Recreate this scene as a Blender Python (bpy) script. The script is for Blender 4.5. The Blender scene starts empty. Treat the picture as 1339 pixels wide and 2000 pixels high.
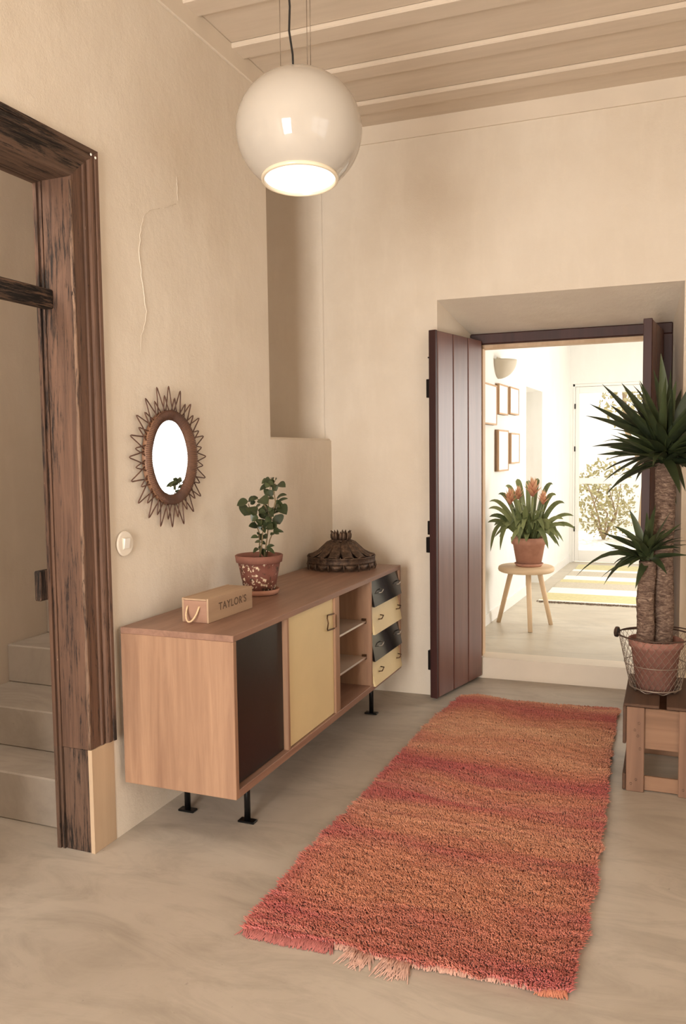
import bpy, bmesh, math, random
import numpy as np
from mathutils import Vector, Matrix
R = random.Random(7)
PI = math.pi
scene = bpy.context.scene
COL = scene.collection

# ------------------------------------------------------------------ camera
FPX, YAW, PITCH, ROLL = 1590.33, -0.3822, -0.0706, -0.0127
CAM = Vector((1.936, 0.0, 1.45))
_f = Vector((math.sin(YAW)*math.cos(PITCH), math.cos(YAW)*math.cos(PITCH), math.sin(PITCH)))
_r = Vector((math.cos(YAW), -math.sin(YAW), 0)); _u = _r.cross(_f)
_c, _s = math.cos(ROLL), math.sin(ROLL)
_r, _u = _c*_r + _s*_u, -_s*_r + _c*_u
cam_data = bpy.data.cameras.new('camera'); cam = bpy.data.objects.new('camera', cam_data); COL.objects.link(cam)
m = Matrix(((_r.x, _u.x, -_f.x, CAM.x), (_r.y, _u.y, -_f.y, CAM.y), (_r.z, _u.z, -_f.z, CAM.z), (0, 0, 0, 1)))
cam.matrix_world = m
cam_data.sensor_fit = 'VERTICAL'; cam_data.sensor_height = 24.0
cam_data.lens = 24.0*FPX/2000.0; cam_data.clip_start = 0.05; cam_data.clip_end = 200
scene.camera = cam

# ------------------------------------------------------------------ light and exposure
scene.view_settings.view_transform = 'Standard'
scene.view_settings.look = 'None'
scene.view_settings.gamma = 1.0
scene.view_settings.use_curve_mapping = False
scene.view_settings.exposure = 0.36
w = bpy.data.worlds.new('sky'); scene.world = w; w.use_nodes = True
wn = w.node_tree.nodes; bg = wn['Background']
bg.inputs[0].default_value = (1.0, 0.97, 0.92, 1); bg.inputs[1].default_value = 1.5
def area(name, loc, target, sx, sy, power, color):
    d = bpy.data.lights.new(name, 'AREA'); d.shape = 'RECTANGLE'; d.size = sx; d.size_y = sy
    d.energy = power; d.color = color
    o = bpy.data.objects.new(name, d); COL.objects.link(o); o.location = loc
    o.rotation_euler = (Vector(target)-Vector(loc)).to_track_quat('-Z', 'Y').to_euler()
    return o
area('daylight_entrance_door', (0.95, -1.86, 1.2), (0.95, 3, 1.2), 1.3, 2.3, 190, (1.0, 0.962, 0.915))
area('side_window_fill', (3.46, 1.0, 1.75), (0, 1.0, 1.75), 2.0, 1.7, 9, (1.0, 0.962, 0.915))  # fill through an unseen side window, added to light the left wall
area('hall_side_fill', (3.25, 7.5, 1.5), (0.6, 7.5, 1.4), 2.2, 1.6, 54, (1.0, 0.945, 0.87))  # fill through an unseen opening, added to light the hall's left wall
area('stairwell_fill', (-0.6, 1.0, 2.9), (-0.7, 2.9, 1.2), 0.7, 0.7, 22, (1.0, 0.92, 0.82))  # lamp added to lift the dark stairwell, no window stands here
sd = bpy.data.lights.new('sun', 'SUN'); sd.energy = 4.0; sd.angle = 0.01; sd.color = (1, .96, .88)
so = bpy.data.objects.new('sun', sd); COL.objects.link(so)
so.rotation_euler = Vector((-0.12, -0.62, -0.78)).to_track_quat('-Z', 'Y').to_euler()

# ------------------------------------------------------------------ helpers
AL = 0.0275
def BW(x, b, z): return Vector((x, 4.638 + AL*x + b, z))          # point on / behind the far wall
def at(px, py, Y):                                                  # photo point at world depth Y
    d = _f + _r*((px-669.5)/FPX) + _u*((1000-py)/FPX)
    return CAM + d*(Y/d.y)
def atz(px, py, Z):
    d = _f + _r*((px-669.5)/FPX) + _u*((1000-py)/FPX)
    return CAM + d*((Z-CAM.z)/d.z)
def srgb(r, g, b):
    f = lambda c: ((c/255+0.055)/1.055)**2.4 if c > 10 else c/255/12.92
    return (f(r), f(g), f(b), 1)

class MB:
    def __init__(s): s.v = []; s.f = []; s.sm = []
    def add(s, vs, fs, smooth=False):
        o = len(s.v); s.v += [Vector(v) for v in vs]
        for f in fs: s.f.append([i+o for i in f]); s.sm.append(smooth)
        return s
    def box(s, a, b, bev=0.0, mat=None):
        x0, y0, z0 = [min(p, q) for p, q in zip(a, b)]; x1, y1, z1 = [max(p, q) for p, q in zip(a, b)]
        if bev <= 0:
            vs = [(x0,y0,z0),(x1,y0,z0),(x1,y1,z0),(x0,y1,z0),(x0,y0,z1),(x1,y0,z1),(x1,y1,z1),(x0,y1,z1)]
            fs = [(0,3,2,1),(4,5,6,7),(0,1,5,4),(1,2,6,5),(2,3,7,6),(3,0,4,7)]
        else:
            e = bev; vs = []; idx = {}
            for ix, X in enumerate((x0, x1)):
                for iy, Y in enumerate((y0, y1)):
                    for iz, Z in enumerate((z0, z1)):
                        dx, dy, dz = (e if ix == 0 else -e), (e if iy == 0 else -e), (e if iz == 0 else -e)
                        idx[ix,iy,iz] = len(vs)
                        vs += [(X, Y+dy, Z+dz), (X+dx, Y, Z+dz), (X+dx, Y+dy, Z)]
            fs = []
            for k in (0, 1):
                q = [idx[k,0,0], idx[k,1,0], idx[k,1,1], idx[k,0,1]]; fs.append([i for i in q])
                q = [idx[0,k,0], idx[1,k,0], idx[1,k,1], idx[0,k,1]]; fs.append([i+1 for i in q])
                q = [idx[0,0,k], idx[1,0,k], idx[1,1,k], idx[0,1,k]]; fs.append([i+2 for i in q])
            for i in (0, 1):
                for j in (0, 1):
                    a0, b0 = idx[i,j,0], idx[i,j,1]; fs.append([a0, a0+1, b0+1, b0])
                    a0, b0 = idx[i,0,j], idx[i,1,j]; fs.append([a0, a0+2, b0+2, b0])
                    a0, b0 = idx[0,i,j], idx[1,i,j]; fs.append([a0+1, a0+2, b0+2, b0+1])
            for i in (0, 1):
                for j in (0, 1):
                    for k in (0, 1): a0 = idx[i,j,k]; fs.append([a0, a0+1, a0+2])
        if mat is not None: vs = [mat @ Vector(v) for v in vs]
        return s.add(vs, fs)
    def lathe(s, prof, n=32, c=(0,0,0), smooth=True, cap=True):
        vs = []; fs = []; c = Vector(c); k = len(prof)
        for i in range(n):
            a = 2*PI*i/n
            for r, z in prof: vs.append(c+Vector((r*math.cos(a), r*math.sin(a), z)))
        for i in range(n):
            j = (i+1) % n
            for q in range(k-1): fs.append([i*k+q, j*k+q, j*k+q+1, i*k+q+1])
        s.add(vs, fs, smooth)
        return s
    def tube(s, pts, r, n=8, smooth=True, closed=False, cap=True):
        pts = [Vector(p) for p in pts]; m_ = len(pts)
        rs = r if isinstance(r, (list, tuple)) else [r]*m_
        T = []
        for i in range(m_):
            if closed: t = pts[(i+1) % m_]-pts[i-1]
            else: t = pts[min(i+1, m_-1)]-pts[max(i-1, 0)]
            T.append(t.normalized() if t.length > 1e-9 else Vector((0,0,1)))
        ref = Vector((0,0,1)) if abs(T[0].z) < .9 else Vector((1,0,0))
        nn = (ref-T[0]*ref.dot(T[0])).normalized(); vs = []
        for i in range(m_):
            nn = (nn-T[i]*nn.dot(T[i])); nn = nn.normalized() if nn.length > 1e-9 else T[i].orthogonal().normalized()
            bb = T[i].cross(nn)
            for k in range(n):
                a = 2*PI*k/n; vs.append(pts[i]+(nn*math.cos(a)+bb*math.sin(a))*rs[i])
        fs = []
        for i in range(m_ if closed else m_-1):
            j = (i+1) % m_
            for k in range(n): fs.append([i*n+k, i*n+(k+1) % n, j*n+(k+1) % n, j*n+k])
        o = len(s.v); s.add(vs, fs, smooth)
        if cap and not closed:
            s.f.append([o+k for k in range(n)][::-1]); s.sm.append(False)
            s.f.append([o+(m_-1)*n+k for k in range(n)]); s.sm.append(False)
        return s
    def prism(s, poly, z0, z1):
        n = len(poly)
        vs = [(x, y, z0) for x, y in poly]+[(x, y, z1) for x, y in poly]
        fs = [list(range(n))[::-1], [n+i for i in range(n)]]+[[i, (i+1) % n, n+(i+1) % n, n+i] for i in range(n)]
        return s.add(vs, fs)
    def build(s, name, mat, parent=None, loc=(0,0,0), rot=(0,0,0), normals=True):
        me = bpy.data.meshes.new(name)
        me.from_pydata([tuple(v) for v in s.v], [], s.f)
        me.polygons.foreach_set('use_smooth', s.sm)
        if mat: me.materials.append(mat)
        if normals:
            bm = bmesh.new(); bm.from_mesh(me); bmesh.ops.recalc_face_normals(bm, faces=bm.faces); bm.to_mesh(me); bm.free()
        me.update()
        o = bpy.data.objects.new(name, me); COL.objects.link(o)
        o.location = loc; o.rotation_euler = rot
        if parent: o.parent = parent
        return o
def tag(o, label=None, cat=None, group=None, kind=None):
    if label: o['label'] = label
    if cat: o['category'] = cat
    if group: o['group'] = group
    if kind: o['kind'] = kind
    return o
def thing(name, label, cat, loc=(0,0,0), rz=0, group=None, kind=None):
    o = bpy.data.objects.new(name, None); COL.objects.link(o); o.empty_display_size = .1
    o.location = loc; o.rotation_euler = (0, 0, rz)
    return tag(o, label, cat, group, kind)
def share(src, parent, loc=(0,0,0), rot=(0,0,0)):
    o = src.copy(); COL.objects.link(o); o.parent = parent; o.location = loc; o.rotation_euler = rot
    return o
def struct(name, label, cat, mb, mat):
    o = mb.build(name, mat); return tag(o, label, cat, kind='structure')

# ------------------------------------------------------------------ materials
MATS = {}
class N:
    def __init__(s, name):
        s.m = bpy.data.materials.new(name); s.m.use_nodes = True; s.t = s.m.node_tree; s.b = s.t.nodes['Principled BSDF']
        s.tc = s.t.nodes.new('ShaderNodeTexCoord')
        MATS[name] = s.m
    def node(s, t, **k):
        n = s.t.nodes.new(t)
        for a, b in k.items(): setattr(n, a, b)
        return n
    def link(s, a, b): s.t.links.new(a, b)
    def coords(s, scale=(1,1,1), rnd=False, space='Object'):
        mp = s.node('ShaderNodeMapping'); mp.inputs['Scale'].default_value = scale
        if rnd:
            oi = s.node('ShaderNodeObjectInfo'); ad = s.node('ShaderNodeVectorMath', operation='ADD')
            sc = s.node('ShaderNodeVectorMath', operation='SCALE'); sc.inputs['Scale'].default_value = 1.0
            cb = s.node('ShaderNodeCombineXYZ')
            for i in range(3): s.link(oi.outputs['Random'], cb.inputs[i])
            s.link(cb.outputs[0], sc.inputs[0]); sc.inputs['Scale'].default_value = 17.0
            s.link(s.tc.outputs[space], ad.inputs[0]); s.link(sc.outputs[0], ad.inputs[1]); s.link(ad.outputs[0], mp.inputs[0])
        else: s.link(s.tc.outputs[space], mp.inputs[0])
        return mp.outputs[0]
    def noise(s, co, scale, detail=4, rough=.55, dist=0):
        n = s.node('ShaderNodeTexNoise'); n.inputs['Scale'].default_value = scale; n.inputs['Detail'].default_value = detail
        n.inputs['Roughness'].default_value = rough; n.inputs['Distortion'].default_value = dist
        s.link(co, n.inputs['Vector']); return n.outputs['Fac']
    def ramp(s, fac, stops):
        r = s.node('ShaderNodeValToRGB'); e = r.color_ramp.elements
        while len(e) < len(stops): e.new(.5)
        for q, (p, c) in zip(e, stops): q.position = p; q.color = c if len(c) == 4 else (*c, 1)
        s.link(fac, r.inputs[0]); return r.outputs[0]
    def mix(s, fac, a, b, mode='MIX'):
        x = s.node('ShaderNodeMix', data_type='RGBA', blend_type=mode)
        for i, v in ((0, fac), (6, a), (7, b)):
            if hasattr(v, 'links'): s.link(v, x.inputs[i])
            else: x.inputs[i].default_value = v
        return x.outputs[2]
    def bump(s, h, strength=.2, dist=.01, prev=None):
        b = s.node('ShaderNodeBump'); b.inputs['Strength'].default_value = strength; b.inputs['Distance'].default_value = dist
        s.link(h, b.inputs['Height'])
        if prev is not None: s.link(prev, b.inputs['Normal'])
        s.link(b.outputs[0], s.b.inputs['Normal']); return b.outputs[0]
    def set(s, color=None, rough=None, metal=None, spec=None):
        if color is not None:
            if hasattr(color, 'links'): s.link(color, s.b.inputs['Base Color'])
            else: s.b.inputs['Base Color'].default_value = color
        if rough is not None:
            if hasattr(rough, 'links'): s.link(rough, s.b.inputs['Roughness'])
            else: s.b.inputs['Roughness'].default_value = rough
        if metal is not None: s.b.inputs['Metallic'].default_value = metal
        if spec is not None: s.b.inputs['Specular IOR Level'].default_value = spec
        return s.m
BLK = (0,0,0,1); WHT = (1,1,1,1)
def plain(name, col, rough=.5, metal=0, spec=.5, var=.0, vs=20):
    n = N(name)
    if var > 0:
        f = n.noise(n.coords(), vs, 5); c2 = tuple(c*(1-var) for c in col[:3])+(1,); c1 = tuple(min(1, c*(1+var)) for c in col[:3])+(1,)
        return n.set(n.ramp(f, [(.3, c2), (.7, c1)]), rough, metal, spec)
    return n.set(col, rough, metal, spec)
def plaster(name, c1, c2, bumps=.25):
    n = N(name); co = n.coords()
    f = n.noise(co, 1.6, 6, .6); col = n.ramp(f, [(.3, c1), (.72, c2)])
    st = n.noise(n.coords((5, 5, 1.2)), 1.6, 6, .65); col = n.mix(n.ramp(st, [(.5, BLK), (.75, (.3,.3,.3,1))]), col, tuple(min(1, c*1.10) for c in c2[:3])+(1,))
    b = n.bump(n.noise(co, 3.5, 4), bumps*1.2, .03); b = n.bump(n.noise(n.coords((1, 1, .35)), 26, 5, .7), bumps*.5, .005, b)
    n.bump(n.noise(co, 130, 4, .7), bumps*1.3, .004, b)
    return n.set(col, .88, 0, .2)
def wood(name, c1, c2, axis='z', scale=1, rough=.5, contrast=(.3, .7), rnd=True, bump=.08, spec=.4):
    n = N(name); sc = {'x': (.9, 14, 14), 'y': (14, .9, 14), 'z': (14, 14, .9)}[axis]
    co = n.coords(tuple(q*scale for q in sc), rnd)
    f = n.noise(co, 2.2, 7, .62, .6); f2 = n.noise(n.coords(tuple(q*scale*.3 for q in sc), rnd), 2, 3)
    mx = n.node('ShaderNodeMath', operation='ADD'); mu = n.node('ShaderNodeMath', operation='MULTIPLY'); mu.inputs[1].default_value = .5
    n.link(f, mx.inputs[0]); n.link(f2, mx.inputs[1]); n.link(mx.outputs[0], mu.inputs[0])
    n.bump(f, bump, .003)
    return n.set(n.ramp(mu.outputs[0], [(contrast[0], c1), (contrast[1], c2)]), rough, 0, spec)
def weathered(name, base1, base2, dark, axis='z', amount=.55):
    n = N(name); ax = lambda a, l: (a, l, a) if axis == 'y' else (a, a, l)
    grain = n.noise(n.coords(ax(22, 1.0)), 1.8, 8, .7, .5)
    col = n.ramp(grain, [(.25, base1), (.55, base2), (.8, tuple(min(1, c*1.25) for c in base2[:3])+(1,))])
    big = n.noise(n.coords(ax(3.2, .7)), 1.5, 4, .6); fine = n.noise(n.coords(ax(40, 3.0)), 2.2, 9, .8, .3)
    sm = n.node('ShaderNodeMath', operation='MULTIPLY_ADD'); n.link(fine, sm.inputs[0]); sm.inputs[1].default_value = .55
    sc = n.node('ShaderNodeMath', operation='MULTIPLY'); n.link(big, sc.inputs[0]); sc.inputs[1].default_value = .45; n.link(sc.outputs[0], sm.inputs[2])
    wr = n.ramp(sm.outputs[0], [(amount, BLK), (amount+.05, WHT)])
    col = n.mix(wr, col, dark)
    sp = n.ramp(n.noise(n.coords(ax(9, 3.0)), 6, 6, .75), [(.66, BLK), (.70, WHT)]); col = n.mix(sp, col, tuple(c*.55 for c in dark[:3])+(1,))
    fl = n.ramp(n.noise(n.coords(ax(30, 4)), 2.6, 5, .7), [(.72, BLK), (.75, WHT)])
    col = n.mix(fl, col, srgb(176, 142, 112))
    b = n.bump(grain, .4, .006); b = n.bump(wr, .35, -.004, b); n.bump(sp, .5, -.006, b)
    return n.set(col, .66, 0, .3)
def terracotta(name, c1, c2):
    n = N(name); co = n.coords()
    col = n.ramp(n.noise(co, 9, 6, .65), [(.3, c1), (.7, c2)])
    n.bump(n.noise(co, 120, 3), .12, .002)
    return n.set(col, .82, 0, .2)
def leafmat(name, c1, c2, rough=.38, tl=.12):
    n = N(name); oi = n.node('ShaderNodeObjectInfo')
    col = n.mix(oi.outputs['Random'], c1, c2); f = n.noise(n.coords((1,1,1)), 30, 3)
    col = n.mix(n.ramp(f, [(.35, (.0,.0,.0,1)), (.7, (.5,.5,.5,1))]), col, c2)
    return n.set(col, rough, 0, .4)

M_WALL = plaster('cream_plaster', (.70,.60,.48,1), (.785,.695,.58,1))
M_WALLB = M_WALL
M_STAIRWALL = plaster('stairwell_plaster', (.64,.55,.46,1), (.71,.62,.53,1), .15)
M_WHITE = plaster('white_hall_plaster', (.80,.785,.74,1), (.84,.825,.79,1), .08)
def concrete(name, a, b_, rough):
    n = N(name); co = n.coords()
    f = n.noise(co, 1.1, 8, .62, .5); col = n.ramp(f, [(.28, a), (.70, b_)])
    g = n.noise(n.coords((1.0, 2.6, 1)), 2.3, 7, .68, 1.2); col = n.mix(n.ramp(g, [(.45, BLK), (.70, (.55,.55,.55,1))]), col, tuple(c*.70 for c in a[:3])+(1,))
    sp = n.noise(co, 55, 2); col = n.mix(n.ramp(sp, [(.72, BLK), (.8, (.5,.5,.5,1))]), col, tuple(c*.5 for c in a[:3])+(1,))
    n.bump(n.noise(co, 40, 5), .05, .003)
    return n.set(col, n.ramp(f, [(.3, (rough+.1,)*3), (.7, (rough-.06,)*3)]), 0, .4)
M_FLOOR = concrete('polished_concrete', (.375,.315,.25,1), (.535,.465,.385,1), .42)
M_HFLOOR = concrete('hall_concrete', (.50,.43,.33,1), (.62,.55,.44,1), .36)
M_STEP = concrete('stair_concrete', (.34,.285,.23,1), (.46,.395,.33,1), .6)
n = N('painted_ceiling_boards'); f = n.noise(n.coords((1.5, 12, 12), True), 2, 5)
M_CEIL = n.set(n.ramp(f, [(.3, (.64,.535,.42,1)), (.7, (.70,.59,.47,1))]), .6, 0, .3)
M_TRIM = plain('painted_trim', (.72,.62,.50,1), .6, var=.04, vs=4)
M_OLDWOOD = weathered('weathered_brown_frame', srgb(64,45,36), srgb(102,75,59), srgb(36,27,22), 'z', .515)
M_OLDWOODY = weathered('weathered_brown_lintel', srgb(64,47,37), srgb(98,75,60), srgb(30,23,18), 'y', .51)
M_OLDDARK = weathered('worn_dark_wood', srgb(66,48,38), srgb(100,76,61), srgb(28,22,18), 'z', .48)
M_OLDDARKY = weathered('worn_dark_bar', srgb(70,52,40), srgb(100,76,60), srgb(18,14,11), 'y', .46)
M_PINE = wood('pale_pine', srgb(178,152,124), srgb(198,172,142), 'z', .6, .6)
M_DOOR = wood('red_brown_door_paint', srgb(88,54,46), srgb(120,80,69), 'z', .7, .36, bump=.12, spec=.7)
M_DOORDARK = wood('dark_door_edge', srgb(44,22,20), srgb(72,38,34), 'z', .8, .5)
M_IRON = plain('black_iron', srgb(26,20,18), .5, .6)
M_CREAMWOOD = wood('cream_casing', srgb(196,160,125), srgb(226,198,165), 'z', .7, .6)
M_TEAK = wood('teak_side', srgb(136,102,80), srgb(168,132,104), 'z', 1.1, .5, (.36,.62), False)
M_TEAKY = wood('teak_top', srgb(126,94,78), srgb(156,120,100), 'y', 1.1, .42, (.36,.62), False)
M_TEAKIN = wood('teak_inside', srgb(134,98,76), srgb(168,128,102), 'z', .9, .55, (.32,.68), False)
M_BLACK = plain('black_lacquer', srgb(28,21,19), .32, 0, .5, .25, 60)
M_BLACKG = plain('black_gloss_lacquer', srgb(16,15,16), .14, 0, .6)
M_YELLOW = plain('pale_yellow_laminate', srgb(220,200,152), .45, 0, .4, .03, 6)
M_ALU = plain('aluminium', srgb(205,195,185), .3, .9)
M_SHELF = plain('shelf_sheet', srgb(196,176,158), .4, .2)
M_STEEL = plain('black_steel', srgb(14,13,13), .35, .3)
M_BRASS = plain('tarnished_brass', srgb(92,66,44), .4, .85)
M_BOX = wood('wine_box_pine', srgb(156,126,100), srgb(184,154,124), 'y', .8, .6, (.3,.7), False)
M_BOXEND = wood('wine_box_end', srgb(142,106,86), srgb(164,126,104), 'x', .8, .65, (.3,.7), False)
M_INK = plain('burnt_lettering', srgb(98,76,58), .8)
M_ROPE = plain('cotton_rope', srgb(206,176,138), .9, var=.15, vs=120)
M_TERRA = terracotta('terracotta', srgb(164,116,96), srgb(190,142,120))
M_TERRAD = terracotta('dusty_terracotta', srgb(138,96,84), srgb(162,116,102))
n = N('chipped_painted_pot'); co = n.coords()
col = n.ramp(n.noise(co, 10, 5), [(.3, srgb(104,60,50)), (.7, srgb(134,84,70))])
wv = n.node('ShaderNodeTexVoronoi'); wv.inputs['Scale'].default_value = 46; n.link(co, wv.inputs['Vector'])
msk = n.noise(co, 16, 3); spots = n.ramp(n.noise(co, 62, 3, .6), [(.56, BLK), (.60, WHT)])
both = n.mix(1.0, spots, n.ramp(msk, [(.47, BLK), (.52, WHT)]), 'MULTIPLY')
dk = n.ramp(n.noise(n.coords((1,1,1)), 24, 4), [(.58, BLK), (.66, WHT)])
col = n.mix(dk, col, srgb(66,50,36)); col = n.mix(both, col, srgb(232,212,182))
n.bump(both, .4, .002); M_CHIP = n.set(col, .7, 0, .3)
M_SOIL = plain('soil', srgb(46,34,26), .95, var=.4, vs=90)
M_CAM = leafmat('camellia_leaf', srgb(38,45,27), srgb(70,77,48), .36)
M_CAMSTEM = plain('camellia_stem', srgb(112,94,62), .7)
M_YUC = leafmat('yucca_leaf', srgb(33,40,27), srgb(66,75,45), .42)
M_BROM = leafmat('bromeliad_leaf', srgb(72,84,50), srgb(138,146,96), .36)
n = N('bromeliad_bract'); gr = n.node('ShaderNodeSeparateXYZ'); n.link(n.tc.outputs['Generated'], gr.inputs[0])
M_BRACT = n.set(n.ramp(gr.outputs['Z'], [(.2, srgb(186,120,98)), (.65, srgb(212,156,120)), (1, srgb(220,184,140))]), .5)
n = N('yucca_bark'); f = n.noise(n.coords((11, 11, 34)), 3.2, 8, .72, 1.0)
n.bump(f, .9, .014); M_BARK = n.set(n.ramp(f, [(.32, srgb(70,54,46)), (.5, srgb(128,104,90)), (.70, srgb(192,166,144))]), .9, 0, .15)
M_WIRE = plain('galvanised_wire', srgb(150,134,120), .45, .7)
M_WIRED = plain('rusty_wire', srgb(86,66,56), .6, .5)
M_CRATE = wood('crate_board', srgb(116,86,66), srgb(156,120,94), 'x', .7, .75)
M_CRATEZ = wood('crate_post', srgb(106,78,62), srgb(144,110,88), 'z', .7, .75)
M_CRATED = wood('dark_crate_board', srgb(62,44,34), srgb(100,72,54), 'y', .7, .8)
M_NAIL = plain('nail', srgb(48,32,26), .6, .5)
M_STOOL = wood('beech', srgb(204,174,138), srgb(224,198,164), 'x', .5, .6)
M_STOOLZ = wood('beech_leg', srgb(204,174,138), srgb(226,200,166), 'z', .5, .6)
M_RATTAN = wood('rattan', srgb(120,84,62), srgb(160,120,92), 'z', 1.2, .5)
M_RATTAND = plain('dark_rattan', srgb(96,66,52), .55, var=.25, vs=30)
M_MIRROR = plain('mirror_glass', (.92,.92,.92,1), .01, 1.0)
M_CERAMIC = plain('glossy_opal_glass', (.50,.445,.38,1), .06, 0, .5)
M_RIM = plain('lamp_lip', (.80,.68,.50,1), .25)
M_SWITCH = plain('ivory_plastic', (.80,.71,.59,1), .3)
M_SWITCHW = plain('white_plastic', (.86,.81,.73,1), .3)
M_CABLE = plain('black_cable', srgb(22,18,16), .6)
M_WIREL = plain('steel_wire', srgb(120,104,88), .4, .8)
M_WPAINT = plain('white_paint', (.84,.82,.78,1), .35)
M_FRAMEW = wood('pale_frame', srgb(176,140,108), srgb(204,170,136), 'z', .6, .6)
M_PAPER = plain('picture_mount', (.86,.85,.83,1), .7)
M_SCONCE = plain('sconce_plaster', srgb(206,196,178), .8)
n = N('garden_glass'); n.b.inputs['Transmission Weight'].default_value = 1.0; n.b.inputs['IOR'].default_value = 1.02
M_GLASS = n.set((1,1,1,1), .0, 0, .3)
n = N('rusted_tin'); f = n.noise(n.coords(), 45, 6, .7)
n.bump(f, .4, .003); M_TIN = n.set(n.ramp(f, [(.3, srgb(44,34,28)), (.55, srgb(92,72,58)), (.75, srgb(132,108,88))]), .55, .55, .4)
n = N('lamp_glow'); e = n.b.inputs; e['Emission Color'].default_value = (1, .985, .95, 1); e['Emission Strength'].default_value = .6
M_GLOW = n.set((.9,.9,.88,1), .5)

# ------------------------------------------------------------------ room shell
XR, YR, ZC = 3.4, -1.8, 3.366
NY, NZ, ND = 3.824, 1.546, 0.52
# left wall with doorway and corner recess
DY0, DY1, DZ = 1.36, 2.455, 2.535
mb = MB()
T = .17
def grid_face(mb, P, u0, u1, v0, v1, nu, nv, amp, seed):
    rr = random.Random(seed); ph = [(rr.uniform(.6, 2.2), rr.uniform(.6, 2.2), rr.uniform(0, 6)) for _ in range(4)]
    vs = []; fs = []
    for i in range(nu+1):
        for j in range(nv+1):
            u = u0+(u1-u0)*i/nu; v = v0+(v1-v0)*j/nv
            e = min(1, 4*min(i, nu-i)/nu, 4*min(j, nv-j)/nv)
            vs.append(P(u, v, amp*e*sum(math.sin(a*u*2+b*v*2+c) for a, b, c in ph)/4))
    for i in range(nu):
        for j in range(nv): a = i*(nv+1)+j; fs.append([a, a+nv+1, a+nv+2, a+1])
    mb.add(vs, fs, True)
mb.box((-T, YR, 0), (0, DY0, ZC)); mb.box((-T, DY0, DZ), (0, DY1, ZC)); mb.box((-T, DY1, 0), (0, NY-.06, ZC)); mb.box((-T, NY-.09, 0), (0, NY, ZC), .008)
grid_face(mb, lambda u, v, d: (.0004+abs(d), u, v), DY1, NY-.03, .0, ZC, 24, 40, .006, 3)
mb.box((-.56, NY-.02, 0), (0, 4.66, NZ), .012)
# recess: back and rounded inner corner
r_ = .22; arc = [(-ND, NY-.02), (-ND, 4.63-r_-.02)]+[(-ND+r_-r_*math.cos(a), 4.61-r_+r_*math.sin(a)) for a in [PI/2*k/10 for k in range(1, 10)]]+[(-ND+r_, 4.618), (-.04, 4.632)]
vs = [(x, y, z) for x, y in arc for z in (NZ-.01, ZC)]
mb.add(vs, [[2*i, 2*i+2, 2*i+3, 2*i+1] for i in range(len(arc)-1)], True)
mb.add([(-.6, NY, NZ), (-ND, NY, NZ), (-ND, NY, ZC), (-.6, NY, ZC)], [[0,1,2,3]])
wall_left = struct('wall_left', 'uneven cream plaster wall beside the weathered doorway, with a corner recess', 'wall', mb, M_WALL)
# repaired crack in the plaster
for pts in ([(345,345),(346,365),(347,392)], [(312,408),(290,411),(279,425),(274,450),(272,490),(276,540),(282,580),(286,608),(283,632),(276,655),(273,690)], [(343,398),(330,402),(318,407)]):
    P = []
    for x, y in pts:
        d = _f+_r*((x-669.5)/FPX)+_u*((1000-y)/FPX); P.append(CAM+d*((0.0040-CAM.x)/d.x))
    Q = []
    for a, b in zip(P[:-1], P[1:]):
        for k in range(4): Q.append(a.lerp(b, k/4)+Vector((0, R.uniform(-.004,.004), 0)))
    Q.append(P[-1])
    MB().tube(Q, [.0007+.0011*math.sin(PI*i/(len(Q)-1)) for i in range(len(Q))], 6).build('plaster_crack', M_WALL, wall_left)

# back wall with splayed doorway
OX0, OX1, OZ = .668, 1.993, 2.335
IX0, IX1, IZ, IB = .754, 1.937, 2.192, .50
mb = MB()
def q4(a, b, c, d): mb.add([a, b, c, d], [[0,1,2,3]])
F = lambda x, z, b=0: BW(x, b, z)
q4(F(-.6,0), F(OX0,0), F(OX0,OZ), F(-.6,OZ)); q4(F(OX1,0), F(XR+.1,0), F(XR+.1,OZ), F(OX1,OZ)); q4(F(-.6,OZ), F(XR+.1,OZ), F(XR+.1,ZC), F(-.6,ZC))
q4(F(OX0,0), F(IX0,0,IB), F(IX0,IZ,IB), F(OX0,OZ)); q4(F(OX1,0), F(IX1,0,IB), F(IX1,IZ,IB), F(OX1,OZ)); q4(F(OX0,OZ), F(OX1,OZ), F(IX1,IZ,IB), F(IX0,IZ,IB))
K = .62
q4(F(IX0,0,IB), F(IX0,0,K), F(IX0,IZ,K), F(IX0,IZ,IB)); q4(F(IX1,0,IB), F(IX1,0,K), F(IX1,IZ,K), F(IX1,IZ,IB)); q4(F(IX0,IZ,IB), F(IX1,IZ,IB), F(IX1,IZ,K), F(IX0,IZ,K))
q4(F(-.6,0,K), F(IX0,0,K), F(IX0,IZ,K), F(-.6,IZ,K)); q4(F(IX1,0,K), F(XR+.1,0,K), F(XR+.1,IZ,K), F(IX1,IZ,K)); q4(F(-.6,IZ,K), F(XR+.1,IZ,K), F(XR+.1,ZC,K), F(-.6,ZC,K))
q4(F(-.6,ZC), F(XR+.1,ZC), F(XR+.1,ZC,K), F(-.6,ZC,K))
bm_w = mb; wall_back = mb.build('wall_back', M_WALL)
tag(wall_back, 'thick cream plaster wall with a splayed doorway into the bright hall', 'wall', kind='structure')
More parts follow.
